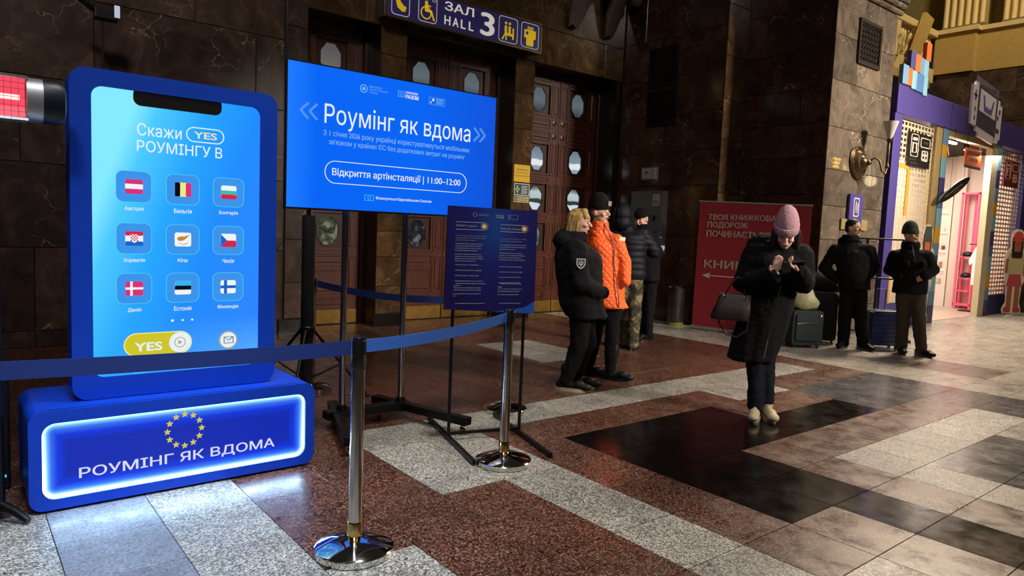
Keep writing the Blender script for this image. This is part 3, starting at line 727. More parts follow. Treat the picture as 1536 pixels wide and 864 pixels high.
# screen built around its own lower-left corner so that its artwork follows the object
me_g = G().poly(Fr((0, 0, 0)), [(a - .55, b - .59) for a, b in rrect(.55, 1.368, .59, 2.02, .052, 8)], 0, .01)
def local_build(g, name, m, parent, loc):
    me = bpy.data.meshes.new(name); me.from_pydata([tuple(v) for v in g.v], [], g.f); me.materials.append(m)
    bm = bmesh.new(); bm.from_mesh(me); bmesh.ops.recalc_face_normals(bm, faces=bm.faces); bm.to_mesh(me); bm.free()
    o = bpy.data.objects.new(name, me); COL.objects.link(o); o.parent = parent
    Wp = WM[parent.name]; o.location = Wp.inverted() @ Vector(loc); WM[o.name] = Wp @ Matrix.Translation(o.location); return o
SCR = local_build(me_g, 'screen', grad_screen('phone_screen', .818, 1.43, 'phone'), t, (.55, 3.95, .59))
G().poly(FH, rrect(.737, 1.157, 1.945, 2.035, .035, 6), -.02, -.004).build('notch', BLACKP, t)
D = -.008
txt('Скажи', FH, (.754, .960, 1.80, 1.862), WHITEL, t, d=D, bold=.004)
G().ring(FH, rrect(.982, 1.172, 1.795, 1.872, .038, 8), rrect(.987, 1.167, 1.80, 1.867, .033, 8), D - .002, D).build('pill_outline', WHITEL, t)
txt('YES', FH, (1.02, 1.135, 1.815, 1.85), em('gold_lettering', '#efe9b8'), t, d=D, bold=.02)
txt('РОУМІНГУ В', FH, (.753, 1.162, 1.722, 1.778), WHITEL, t, d=D, bold=.004)
BORD = em('tile_border', '#58dcff', .9); TILEB = em('tile_blue', '#3f9cf6', .9)
FW, FR_, FK, FG = em('flag_white', '#f4faff'), em('flag_red', '#d62a4c'), em('flag_black', '#06101e'), em('flag_teal', '#3bc4b4')
FPK, FY, FBL, FLB, FO = em('flag_crimson', '#de3478'), em('flag_cream', '#f2f08a'), em('flag_blue', '#1a66cc'), em('flag_skyblue', '#3cb8ee'), em('flag_ochre', '#d08a34')
names = ['Австрія', 'Бельгія', 'Болгарія', 'Хорватія', 'Кіпр', 'Чехія', 'Данія', 'Естонія', 'Фінляндія']
n_ = 0
for rz_, lz in ((1.545, 1.424), (1.287, 1.166), (1.035, .915)):
    for cx_ in (.739, .967, 1.197):
        ap = G().poly(FH, rrect(cx_ - .079, cx_ + .079, rz_ - .076, rz_ + .076, .032, 5), D - .003, D).build('app_tile', TILEB, t)
        G().ring(FH, rrect(cx_ - .081, cx_ + .081, rz_ - .078, rz_ + .078, .034, 5), rrect(cx_ - .0785, cx_ + .0785, rz_ - .0755, rz_ + .0755, .032, 5), D, D + .001).build('tile_outline', BORD, ap)
        a, b, c0, c1 = cx_ - .04, cx_ + .04, rz_ - .036, rz_ + .036; h3 = .024
        def fl_(pts, m, dd=0): G().poly(FH, pts, D + .001 + dd, D + .002 + dd).build('flag_patch', m, ap)
        base = rrect(a, b, c0, c1, .010, 4)
        if n_ == 0: fl_(base, FPK); fl_(rect(a, b, rz_ - .011, rz_ + .013), FW, .001)
        if n_ == 1: fl_(base, FY); fl_(rrect(a, a + .026, c0, c1, .006, 3), FK, .001); fl_(rrect(b - .027, b, c0, c1, .006, 3), FPK, .001)
        if n_ == 2: fl_(base, FW); fl_(rect(a, b, rz_ - .011, rz_ + .010), FG, .001); fl_(rrect(a, b, c0, c0 + .026, .006, 3), FR_, .001)
        if n_ == 3:
            fl_(base, FW); fl_(rrect(a, b, c1 - .022, c1, .006, 3), FR_, .001); fl_(rrect(a, b, c0, c0 + .022, .006, 3), FBL, .001)
            fl_([(cx_ - .018, rz_ + .022), (cx_ - .018, rz_ - .010), (cx_, rz_ - .022), (cx_ + .018, rz_ - .010), (cx_ + .018, rz_ + .022)][::-1], FW, .002)
            for qi in range(5):
                for qj in range(5):
                    if (qi + qj) % 2 == 0: fl_(rect(cx_ - .017 + qi * .007, cx_ - .010 + qi * .007, rz_ + .015 - qj * .007, rz_ + .022 - qj * .007), FPK, .003)
        if n_ == 4:
            fl_(base, FW); fl_([(cx_ - .03, rz_ + .003), (cx_ - .02, rz_ - .008), (cx_, rz_ - .006), (cx_ + .014, rz_ + .004), (cx_ + .034, rz_ + .027), (cx_ + .008, rz_ + .016), (cx_ - .012, rz_ + .016), (cx_ - .024, rz_ + .012)], FO, .001)
            bars(FH, [(cx_ - .024, rz_ - .018, cx_, rz_ - .027, .0025), (cx_, rz_ - .027, cx_ + .024, rz_ - .018, .0025)], FO, ap, 'flag_patch', D + .003)
        if n_ == 5: fl_(base, FW); fl_(rrect(a, b, c0, rz_, .006, 3), FR_, .001); fl_([(a, c0 + .003), (cx_ - .008, rz_), (a, c1 - .003)], FBL, .002)
        if n_ == 6: fl_(base, FPK); fl_(rect(a + .021, a + .032, c0, c1), FW, .001); fl_(rect(a, b, rz_ - .005, rz_ + .006), FW, .001)
        if n_ == 7: fl_(base, FW); fl_(rrect(a, b, c1 - .026, c1, .006, 3), FLB, .001); fl_(rect(a, b, rz_ - .011, rz_ + .011), FK, .002)
        if n_ == 8: fl_(base, FW); fl_(rect(a + .018, a + .034, c0, c1), FBL, .001); fl_(rect(a, b, rz_ - .008, rz_ + .008), FBL, .001)
        w_ = .0122 * len(names[n_])
        txt(names[n_], FH, (cx_ - w_ / 2, cx_ + w_ / 2, lz - .001, lz + .022), WHITEL, t, d=D, bold=.014)
        n_ += 1
for q, (x, r_) in enumerate(((.917, .007), (.967, .0055), (1.014, .0055))): G().poly(FH, circ(x, .863, r_, 12), D - .002, D).build('page_dot', WHITEL, t)
G().poly(FH, rrect(.69, 1.012, .686, .806, .059, 10), D - .003, D).build('yes_button', em('button_yellow', '#d9cf2e', .9), t)
G().ring(FH, rrect(.69, 1.012, .686, .806, .059, 10), rrect(.694, 1.008, .690, .802, .056, 10), D, D + .001).build('button_outline', em('button_rim', '#fff6a8'), t)
txt('YES', FH, (.738, .868, .712, .757), WHITEL, t, d=D + .002, bold=.03)
G().poly(FH, circ(.953, .747, .053, 28), D + .001, D + .003).build('button_knob', WHITEL, t)
OCH = em('ochre_line', '#cfae62', .8)
G().ring(FH, circ(.953, .747, .028, 20), circ(.953, .747, .024, 20), D + .003, D + .004).poly(FH, [(.945, .735), (.964, .747), (.945, .759)], D + .003, D + .004).build('play_symbol', OCH, t)
G().poly(FH, circ(1.2, .742, .048, 28), D - .002, D).build('mail_button', WHITEL, t)
G().ring(FH, circ(1.2, .742, .048, 28), circ(1.2, .742, .043, 28), D, D + .001).build('button_outline', OCH, t)
bars(FH, [(1.176, .726, 1.224, .726, .003), (1.176, .76, 1.224, .76, .003), (1.176, .726, 1.176, .76, .003), (1.224, .726, 1.224, .76, .003), (1.176, .76, 1.2, .741, .003), (1.2, .741, 1.224, .76, .003)], mat('mail_line', '#000000', emit='#7a96a8', es=.7), t, 'mail_symbol', D + .002)
def eubadge(fr, a, b, c0, c1, m, parent, d):
    G().ring(fr, rect(a, b, c0, c1), rect(a + .0025, b - .0025, c0 + .0025, c1 - .0025), d - .001, d + .001).ring(fr, circ((a + b) / 2, (c0 + c1) / 2, (c1 - c0) * .30, 16), circ((a + b) / 2, (c0 + c1) / 2, (c1 - c0) * .24, 16), d - .001, d + .001).build('flag_emblem', m, parent)
eubadge(FH, .737, .787, .60, .632, BORD, t, D)
txt('Фінансується Європейським Союзом', FH, (.802, 1.205, .605, .622), WHITEL, t, d=D)

# ------------------------------------------------------------------ big display on its stand
TY = 4.12; KX = TY / 4.45
def tvx(x): return x * KX
def tvz(z): return 1.42 + (z - 1.42) * KX
t = thing('display_screen', 'wide bright blue display screen announcing roaming like at home', 'screen', (2.38, TY + .03, tvz(1.49)))
FT = Fr((0, TY, 0)); a, b, c0, c1 = tvx(1.70), tvx(3.375), tvz(1.50), tvz(2.40)
b = 3.125; a = 1.572; c0, c1 = 1.478, 2.352
G().box(a + .1, b - .1, TY + .012, TY + .06, c0 + .06, c1 - .06).build('back_housing', BLACKP, t)
G().ring(FT, rect(a, b, c0, c1), rect(a + .010, b - .010, c0 + .012, c1 - .008), -.02, .004).build('bezel', BLACKP, t)
gg = G().poly(Fr((0, 0, 0)), rect(0, b - a - .016, 0, c1 - c0 - .016), 0, .006)
local_build(gg, 'display', grad_screen('tv_screen', b - a, c1 - c0, 'tv'), t, (a + .008, TY + .004, c0 + .010))
D = .004; K2 = KX
def TB(x0, x1, z0, z1): return (tvx(x0), tvx(x1), tvz(z0), tvz(z1))
LBT = em('light_blue_lettering', '#8cc4ff', .9)
txt('Роумінг як вдома', FT, TB(1.958, 3.13, 2.02, 2.185), WHITEL, t, d=D)
txt('З 1 січня 2026 року українці користуватимуться мобільним', FT, TB(1.952, 3.122, 1.966, 2.012), LBT, t, d=D)
txt("зв'язком у країнах ЄС без додаткових витрат на роумінг", FT, TB(1.991, 3.087, 1.912, 1.955), LBT, t, d=D)
u0b, u1b, v0b, v1b = TB(1.966, 3.112, 1.665, 1.815)
rr_ = (v1b - v0b) / 2 - .001
G().ring(FT, rrect(u0b, u1b, v0b, v1b, rr_, 10), rrect(u0b + .004, u1b - .004, v0b + .004, v1b - .004, rr_ - .004, 10), .001, .004).build('pill_outline', WHITEL, t)
txt('Відкриття артінсталяції | 11:00–12:00', FT, TB(2.018, 3.054, 1.705, 1.768), WHITEL, t, d=D, bold=.008)
CH = em('chevron_blue', '#5c9cf4', .9)
for sx, xx in ((-1, 1.795), (-1, 1.855), (1, 3.215), (1, 3.27)):
    x_ = tvx(xx); zc_ = tvz(2.118); w_ = .048 * (-sx)
    bars(FT, [(x_, zc_, x_ + w_, zc_ + .047, .014), (x_, zc_, x_ + w_, zc_ - .047, .014)], CH, t, 'chevron', .004)
eubadge(FT, *TB(2.26, 2.33, 1.565, 1.605), BORD, t, .003); txt('Фінансується Європейським Союзом', FT, TB(2.345, 2.80, 1.573, 1.598), WHITEL, t, d=D, bold=.01)
lg = em('logo_blue', '#7cc4ff', .85)
uu, vv = tvx(2.235), tvz(2.318)
G().ring(FT, circ(uu, vv, .026, 18), circ(uu, vv, .021, 18), .001, .004).poly(FT, circ(uu, vv, .011, 10), .001, .004).build('emblem', lg, t)
for q, ch in enumerate(('УКРАЇНИ', 'ЦИФРОВОЇ ТРАНСФОРМАЦІЇ', 'МІНІСТЕРСТВО')): txt(ch, FT, TB(2.275, (2.34, 2.42, 2.37)[q], 2.295 + .018 * q, 2.308 + .018 * q), lg, t, d=D)
eubadge(FT, *TB(2.50, 2.55, 2.305, 2.345), lg, t, .003)
txt('СИЛЬНІШІ', FT, TB(2.56, 2.66, 2.335, 2.35), WHITEL, t, d=D, bold=.02); txt('РАЗОМ', FT, TB(2.56, 2.665, 2.30, 2.328), WHITEL, t, d=D, bold=.03)
G().ring(FT, rect(*TB(2.755, 2.89, 2.288, 2.34)), rect(*[q + s_ for q, s_ in zip(TB(2.755, 2.89, 2.288, 2.34), (.002, -.002, .002, -.002))]), .001, .003).build('emblem_border', lg, t)
G().poly(FT, star(tvx(2.79), tvz(2.322), .012), .001, .004).poly(FT, star(tvx(2.772), tvz(2.303), .007), .001, .004).build('emblem_stars', WHITEL, t)
for q in range(4): G().poly(FT, rect(tvx(2.815), tvx(2.87 + .008 * (q % 2)), tvz(2.298 + q * .010), tvz(2.302 + q * .010)), .001, .004).build('text_line', lg, t)

t = thing('display_stand', 'black wheeled steel stand with two chrome poles under the blue display', 'stand', (2.35, 4.35, 0))
for x in (2.10, 2.56):
    G().cyl((x, 4.40, .12), (x, 4.40, 2.2), .022, n=20).build('pole', STEEL, t, smooth=40)
    G().cyl((x, 4.40, .06), (x, 4.40, .16), .034, n=16).build('pole_socket', BLACKM, t, smooth=40)
    G().box(x - .03, x + .03, 4.19, 4.40, 1.75, 1.80).build('mount_bracket', BLACKM, t)
    G().box(x - .03, x + .03, 4.19, 4.40, 2.05, 2.10).build('mount_bracket', BLACKM, t)
def bar(p0, p1, w_, h_, name, m, parent):
    p0, p1 = Vector(p0), Vector(p1); d_ = (p1 - p0).normalized(); s_ = d_.cross(Vector((0, 0, 1))).normalized() * w_ / 2; q = s_.cross(d_).normalized() * h_ / 2
    g = G().loft([[p0 + s_ + q, p0 - s_ + q, p0 - s_ - q, p0 + s_ - q], [p1 + s_ + q, p1 - s_ + q, p1 - s_ - q, p1 + s_ - q]]); return g.build(name, m, parent, bev=.004)
bar((1.98, 4.40, .10), (2.62, 4.40, .10), .09, .055, 'crossbar', BLACKM, t)
for p, q in (((2.50, 4.68, .095), (2.745, 3.80, .095)), ((2.16, 4.68, .095), (1.87, 3.80, .095))):
    f = bar(p, q, .07, .055, 'foot', BLACKM, t)
    for e, d_ in ((Vector(p), .05), (Vector(q), -.05)):
        dv = (Vector(q) - Vector(p)).normalized() * d_; c_ = e + dv
        G().cyl((c_.x, c_.y, .066), (c_.x, c_.y, .048), .014, n=10).lathe((c_.x - .012, c_.y, .026), [(0, 0), (.024, .002), (.026, .012), (.024, .022), (0, .024)], 16, (1, 0, 0)).build('caster', STEEL, f, smooth=40)

# ------------------------------------------------------------------ poster stand
FQ = Fr((2.80, 3.69, 0), -16.5)
t = thing('poster_stand', 'dark violet two-column text poster on a black steel stand below the display', 'poster stand', (2.80, 3.69, 0), -16.5)
POST = None
k = NT('poster_print'); tc = k.n('ShaderNodeTexCoord').outputs['Object']; sp = k.n('ShaderNodeSeparateXYZ'); k.l(tc, sp.inputs[0])
vx = k.math('ADD', sp.outputs[0], -.02); vz = k.math('ADD', sp.outputs[2], -1.42)
dd = k.math('SQRT', k.math('ADD', k.math('MULTIPLY', k.math('MULTIPLY', vx, vx), 2.5), k.math('MULTIPLY', vz, vz)))
k.l(k.ramp(dd, [(0, lin('#1c4a9a')), (.25, lin('#1d2470')), (.6, lin('#1b1454'))]), k.b.inputs['Base Color']); k.b.inputs['Roughness'].default_value = .35
k.l(k.ramp(dd, [(0, lin('#1c4a9a')), (.25, lin('#1d2470')), (.6, lin('#1b1454'))]), k.b.inputs['Emission Color']); k.b.inputs['Emission Strength'].default_value = 0.0
POSTM = k.m
G().poly(FQ, [(-.316, .878), (.322, .845), (.318, 1.537), (-.309, 1.545)], 0, .012).build('poster', POSTM, t)
G().poly(FQ, [(-.318, .875), (-.314, .875), (-.307, 1.547), (-.311, 1.547)], -.001, .014).build('edge_trim', STEEL, t)
G().poly(FQ, [(.02, .861), (.322, .845), (.322, .93), (.26, .893), (.14, .868)], .012, .013).build('swoosh', mat('swoosh_blue', '#1d57b8', .4), t)
PT = mat('poster_lettering', '#b9bccb', .6); PO = mat('poster_ochre', '#d89a3c', .5)
for (a, b) in ((-.254, -.04), (.052, .245)):
    z0, z1 = (1.395, 1.445) if a < 0 else (1.390, 1.438)
    G().poly(FQ, rect(a, b - .02, z0, z0 + .0025), .012, .013).poly(FQ, rect(a, b - .02, z1 - .0025, z1), .012, .013).build('heading_rule', PT, t)
    G().ring(FQ, circ(b - .018, (z0 + z1) / 2, .0245, 20), circ(b - .018, (z0 + z1) / 2, .0215, 20), .012, .013).build('heading_arc', PO, t)
    G().poly(FQ, circ(b - .02, (z0 + z1) / 2, .015, 20), .012, .014).build('heading_button', mat('button_cream', '#ead9b0', .5), t)
txt('Роумінг як вдома', FQ, (-.250, -.112, 1.409, 1.430), PT, t, d=.013, bold=.01); txt('Roam like at home', FQ, (.056, .197, 1.403, 1.422), PT, t, d=.013, bold=.01)
paraL = [(1.352, ['З 1 січня 2026 року українці користуватимуться', 'зв\'язком у країнах ЄС без додаткових витрат', 'на умовах «Роумінг як вдома»'], .011, .215),
         (1.300, ['Тепер українці зможуть дзвонити, надсилати', 'повідомлення та користуватися інтернетом', 'у країнах Європейського Союзу так само,', 'як вдома без додаткових платежів.'], 0, .2),
         (1.232, ['Що потрібно, щоб користуватися послугою:', 'перевірити умови свого тарифу в оператора,', 'увімкнути роумінг у налаштуваннях телефону,', 'підключитися до мережі партнера.'], 0, .2)]
def para(fr, u, z, lines, bold, wid, parent):
    for q, s_ in enumerate(lines):
        ww = wid * (min(1, len(s_) / 44)); txt(s_, fr, (u, u + ww, z - q * .0145, z - q * .0145 + .0085), PT, parent, name='text_line', d=.013, bold=bold)
for z, ls, bo, wd in paraL: para(FQ, -.254, z, ls, bo, wd, t)
for q, s_ in enumerate(['1. Увімкніть роумінг у налаштуваннях', '2. Перевірте умови тарифу свого оператора', '3. Встановіть ліміт на передачу даних', '4. Користуйтеся зв\'язком як вдома у країнах']):
    txt(s_, FQ, (-.252, -.252 + .0045 * len(s_), 1.163 - q * .035, 1.172 - q * .035), PT, t, name='text_line', d=.013)
para(FQ, -.256, 1.028, ['Детальніше:', 'Умови надання послуги дізнавайтеся в оператора', 'та на сайті міністерства цифрової трансформації'], 0, .19, t)
para(FQ, -.258, .975, ['Кампанія реалізована за підтримки Європейського', 'Союзу'], 0, .19, t)
for z, ls, bo, wd in [(1.340, ['From January 2026 Ukrainians can use mobile', 'services in EU countries like at home'], .011, .19), (1.300, ['Calls, messages and mobile internet in the EU', 'will cost the same as in Ukraine without any', 'additional roaming charges'], 0, .19),
                      (1.245, ['With Roam like at home you can use your', 'tariff plan in 27 countries of the European', 'Union as well as Iceland, Norway and', 'Liechtenstein and stay in touch with family'], 0, .19)]: para(FQ, .052, z, ls, bo, wd, t)
for q, s_ in enumerate(['1. Turn on roaming in phone settings', '2. Check the terms of your tariff plan', '3. Set a limit on data for the trip', '4. Use mobile services like at home']):
    txt(s_, FQ, (.054, .054 + .0045 * len(s_), 1.155 - q * .035, 1.164 - q * .035), PT, t, name='text_line', d=.013)
para(FQ, .05, 1.022, ['Details:', 'Ask your mobile operator about the terms of', 'the service and the available networks'], 0, .18, t)
para(FQ, .048, .970, ['The campaign is supported by the EU'], 0, .19, t)
for a, b in ((-.241, -.04), (.064, .22)):
    for z in (.915, 1.045): G().poly(FQ, rect(a, b, z, z + .0018), .012, .013).build('rule', PT, t)
DIMW = mat('poster_logo', '#8a8fb8', .6)
G().ring(FQ, circ(-.127, 1.494, .014, 16), circ(-.127, 1.494, .0115, 16), .012, .013).poly(FQ, rect(-.105, -.03, 1.497, 1.499), .012, .013).poly(FQ, rect(-.105, -.03, 1.489, 1.491), .012, .013).build('emblem', DIMW, t)
txt('СИЛЬНІШІ', FQ, (.02, .073, 1.492, 1.50), PT, t, d=.013, bold=.03); txt('РАЗОМ', FQ, (.02, .073, 1.477, 1.489), PT, t, d=.013, bold=.03)
G().poly(FQ, star(.118, 1.487, .009), .012, .013).ring(FQ, rect(.105, .175, 1.472, 1.503), rect(.107, .173, 1.474, 1.501), .012, .013).build('emblem', DIMW, t)
for u_ in (-.245, .262):
    G().cyl(FQ.p(u_, .02, -.02), FQ.p(u_, 1.50, -.02), .011, n=12).build('pole', BLACKM, t, smooth=40)
    bar(FQ.p(u_, .02, -.50), FQ.p(u_, .02, .50), .024, .03, 'foot', BLACKM, t)
bar(FQ.p(-.245, .045, -.02), FQ.p(.262, .045, -.02), .02, .02, 'crossbar', BLACKM, t)

# ------------------------------------------------------------------ belt stanchions
def stanchion(x, y, lab, hgt=.937):
    t = thing('belt_stanchion', lab, 'stanchion', (x, y, 0), 0, 'belt barrier posts')
    G().lathe((x, y, 0), [(0, 0), (.165, 0), (.168, .004), (.168, .030), (.160, .036), (.036, .078), (0, .078)], 48).build('base', CHROME, t, smooth=35)
    G().lathe((x, y, 0), [(.029, .06), (.029, hgt - .13), (0, hgt - .13)], 28).build('pole', STEEL, t, smooth=40)
    G().lathe((x, y, 0), [(.0, .05), (.032, .05), (.032, .135), (.030, .14), (0, .14)], 28).build('sleeve', mat('sleeve_gold', '#c8a868', .15, 1), t, smooth=40)
    G().lathe((x, y, 0), [(.0, hgt - .135), (.0305, hgt - .135), (.031, hgt - .13), (.031, hgt - .004), (.029, hgt), (0, hgt)], 28).build('head', mat('head_steel', '#8c8880', .2, 1), t, smooth=40)
    for ang in (0, 90, 180, 270):
        fr = Fr((x, y, 0), ang + 20); G().cbox(fr, -.009, .009, hgt - .075, hgt - .012, .026, .034, .002).build('belt_slot', BLACKP, t)
    return t
stanchion(1.345, 2.665, 'nearest chrome belt stanchion standing on red and grey floor in front of the display')
stanchion(2.60, 3.225, 'chrome belt stanchion directly under the violet poster')
stanchion(3.365, 4.18, 'chrome belt stanchion behind the poster stand, base on the grey band')
stanchion(2.36, 5.53, 'farthest chrome belt stanchion, right behind the corner of the blue plinth')
def belt(p0, p1, sag, m, lab, w_=.05, z0=None):
    p0, p1 = Vector(p0), Vector(p1); n_ = 24; g = G(); d_ = (p1 - p0); nrm = Vector((d_.y, -d_.x, 0)).normalized() * .0012
    top, bot = [], []
    rings = []
    for i in range(n_ + 1):
        s_ = i / n_; c_ = p0.lerp(p1, s_) - Vector((0, 0, sag * 4 * s_ * (1 - s_)))
        rings.append([c_ + nrm + Vector((0, 0, w_ / 2)), c_ + nrm - Vector((0, 0, w_ / 2)), c_ - nrm - Vector((0, 0, w_ / 2)), c_ - nrm + Vector((0, 0, w_ / 2))])
    o = g.loft(rings).build('barrier_belt', m); tag(o, lab, 'belt', 'retractable barrier belts'); return o
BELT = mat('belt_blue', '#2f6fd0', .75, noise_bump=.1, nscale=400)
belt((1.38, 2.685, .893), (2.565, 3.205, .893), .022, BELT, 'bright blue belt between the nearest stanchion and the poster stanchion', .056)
belt((1.31, 2.665, .893), (-.35, 2.69, .925), .012, mat('belt_blue_shaded', '#152f74', .75), 'blue belt coloured dark as shaded, crossing in front of the glowing phone and plinth', .06)  # shade put into the colour: this belt faces away from the light
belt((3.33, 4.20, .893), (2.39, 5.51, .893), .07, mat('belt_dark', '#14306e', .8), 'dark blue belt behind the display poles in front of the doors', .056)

# ------------------------------------------------------------------ tripod, heater, speaker box, wall spotlight
t = thing('light_tripod', 'black tripod light stand behind the right corner of the blue plinth', 'tripod', (2.22, 5.3, 0))
bx, by = 2.22, 5.30
G().cyl((bx, by, .12), (bx, by, 1.45), .05, .05, 16).build('padded_pole', mat('black_foam', '#060608', .8), t, smooth=40)
G().cyl((bx, by, 1.45), (bx, by, 2.0), .016).build('pole', BLACKM, t)
G().lathe((bx, by, .52), [(0, 0), (.06, 0), (.06, .05), (.04, .07), (0, .07)], 16).build('collar', BLACKM, t, smooth=40)
for ex, ey in ((2.66, 5.10), (1.95, 5.75), (1.95, 4.92)):
    l_ = G().tube([(bx + (ex - bx) * .08, by + (ey - by) * .08, .56), (ex, ey, .015)], .013, 10).build('leg', BLACKM, t, smooth=40)
    G().tube([(bx, by, .14), (bx + (ex - bx) * .55, by + (ey - by) * .55, .27)], .007, 8).build('brace', BLACKM, l_)
    G().ell((ex, ey, .015), (.022, .022, .015)).build('rubber_foot', BLACKP, l_, smooth=60)

t = thing('patio_heater', 'infrared heater glowing red on a black stand at the left edge of the picture', 'heater', (.17, 3.76, 0))
SILV = mat('silver_shell', '#b8babc', .35, .7)
FHt = Fr((0, 3.76, 0)); zc_ = 1.885; ang_ = 0
def cprof(r, n=20, flatfront=True): return [(r * cos(2 * pi * i / n), r * sin(2 * pi * i / n)) for i in range(n)]
def hsec(x, s_=1.0):
    pts = [(-.060, .094), (.02, .098), (.07, .07), (.085, 0), (.07, -.07), (.02, -.098), (-.060, -.094), (-.056, -.084), (-.02, -.06), (-.01, 0), (-.02, .06), (-.056, .084)]
    return [Vector((x, 3.76 + a * s_, zc_ + b * s_)) for a, b in pts]
G().loft([hsec(-.55), hsec(.29)]).build('reflector_shell', SILV, t, smooth=30)
g = G()
def full(x, s_=1.0): return [Vector((x, 3.755 + .07 * s_ * cos(a), zc_ + .095 * s_ * sin(a))) for a in [2 * pi * q / 24 for q in range(24)]]
G().loft([full(.285), full(.31, 1.0), full(.345, 1.0)]).build('silver_collar', SILV, t, smooth=30)
G().loft([full(.345, 1.01), full(.40, 1.01), full(.425, .9), full(.432, .6)]).build('end_cap', mat('cap_navy', '#0c1624', .4), t, smooth=40)
G().loft([[Vector((x, 3.76 + a, zc_ + b)) for a, b in ((-.052, -.082), (-.034, -.04), (-.030, 0), (-.034, .04), (-.052, .082), (-.048, .082), (-.026, .04), (-.022, 0), (-.026, -.04), (-.048, -.082))] for x in (-.54, .28)]).build('glowing_reflector', mat('heater_glow', '#401010', .4, emit='#ff4a62', es=1.0), t)
G().cyl((-.54, 3.716, zc_), (.26, 3.716, zc_), .011, n=12).build('heating_tube', mat('heater_tube', '#401010', .4, emit='#ffc4b8', es=1.8), t, smooth=40)
GR = mat('guard_wire', '#8d8f94', .3, .9)
for zz in (-.06, -.035, 0.0, .035, .06): G().cyl((-.54, 3.698, zc_ + zz), (.285, 3.698, zc_ + zz), .0011, n=6).build('guard_wire', GR, t)
for q in range(32): G().cyl((-.52 + q * .025, 3.697, zc_ - .084), (-.52 + q * .025, 3.697, zc_ + .084), .0008, n=6).build('guard_wire', GR, t)
G().cyl((.16, 3.84, .05), (.16, 3.84, 2.02), .03, n=16).build('pole', BLACKM, t, smooth=40)
G().box(.1, .2, 3.80, 3.88, 1.84, 1.92).build('bracket', BLACKM, t)
for q in range(3):
    a = radians(-70 + 120 * q) if q else radians(-37)
    a = [radians(-52), radians(100), radians(215)][q]
    L_ = .17 if q == 0 else .36
    G().tube([(.16, 3.84, .075), (.16 + L_ * .6 * cos(a), 3.84 + L_ * .6 * sin(a), .05), (.16 + L_ * cos(a), 3.84 + L_ * sin(a), .018)], [.022, .02, .015], 10).build('leg', BLACKM, t, smooth=40)
t = thing('speaker_box', 'black box with a small blue led on the floor left of the plinth', 'speaker', (.03, 4.38, 0))
G().box(-.28, .235, 4.24, 4.65, .01, .62).build('cabinet', BLACKP, t, bev=.012)
G().box(-.25, .20, 4.232, 4.24, .12, .59).build('speaker_grille', mat('speaker_cloth', '#060606', .9), t)
G().cbox(Fr((0, 4.24, 0)), .175, .215, .066, .078, 0, .006, .001).build('power_led', em('blue_led', '#2a9cff', 2.5), t)
for xx in (-.24, .19): G().cyl((xx, 4.30, 0), (xx, 4.30, .012), .015).build('foot', BLACKP, t)

t = thing('spotlight', 'small black spotlight with a bright lens high on a thin pole behind the phone shape', 'spotlight', (1.235, 8.0, 0))
G().cyl((1.235, 8.0, .02), (1.235, 8.0, 3.30), .011, n=10).build('pole', STEEL, t)
G().lathe((1.235, 8.0, 0), [(0, 0), (.16, 0), (.16, .015), (.02, .03), (0, .03)], 24).build('base', BLACKM, t)
G().tube([(1.05, 8.0, 3.42), (1.15, 8.0, 3.36), (1.30, 8.0, 3.32)], [.03, .035, .03], 8).build('arm', BLACKM, t, smooth=40)
G().box(1.16, 1.36, 7.93, 8.06, 3.26, 3.36).build('lamp_housing', BLACKM, t, bev=.01)
G().box(1.325, 1.37, 7.915, 7.935, 3.29, 3.40).build('lens', em('spot_lens', '#c8d0e4', .8), t)
# ------------------------------------------------------------------ shop behind the pier
YS = 5.15; FSH = Fr((0, YS, 0))
PURP = mat('shop_purple', '#45397e', .5, var=.05); DPURP = mat('shop_dark_purple', '#2c2a68', .5)
CREAM = mat('cream_panel', '#cdbf9e', .5, var=.05); OAK = mat('oak_post', '#a8905e', .55, var=.1)
CB = [mat('block_skyblue', '#7fb2c4', .5), mat('block_blue', '#4f78a8', .5), mat('block_violet', '#45427c', .5), mat('block_orange', '#d86a24', .5), mat('block_yellow', '#d6a02c', .5), mat('block_steel', '#6f8fae', .5)]
shop = thing('shop_pavilion', 'purple fronted shop pavilion with pixel blocks and a bright white interior', 'shop', (15.2, 5.6, 0))
g = G().cbox(FSH, 11.86, 18.75, 3.51, 3.965, -.12, .06, .004); g.build('fascia', PURP, shop)
for x in (14.05,): G().cbox(FSH, x, x + .012, 3.51, 3.965, .058, .064, .001).build('fascia_joint', DPURP, shop)
G().cbox(FSH, 11.84, 12.13, 0, 3.51, -.12, .05, .004).build('corner_post', PURP, shop)
G().cbox(FSH, 18.42, 18.75, 0, 3.51, -.12, .05, .004).build('corner_post', DPURP, shop)
G().box(11.9, 18.7, 5.3, 7.1, 3.50, 3.6).build('ceiling_panel', mat('shop_ceiling', '#0c0b0c', .8), shop)
IW = mat('interior_white', '#d8cabc', .6)
G().box(11.9, 18.62, 7.02, 7.1, 0, 3.5).build('rear_wall', IW, shop)
G().box(18.42, 18.62, 5.3, 7.02, 0, 3.5).build('side_wall', IW, shop)
G().box(11.86, 11.94, 5.25, 7.02, 0, 3.5).build('side_wall', IW, shop)
G().box(11.94, 18.4, 5.24, 7.0, 0, .006).build('shop_floor', mat('shop_floor_tile', '#b8a898', .35), shop)
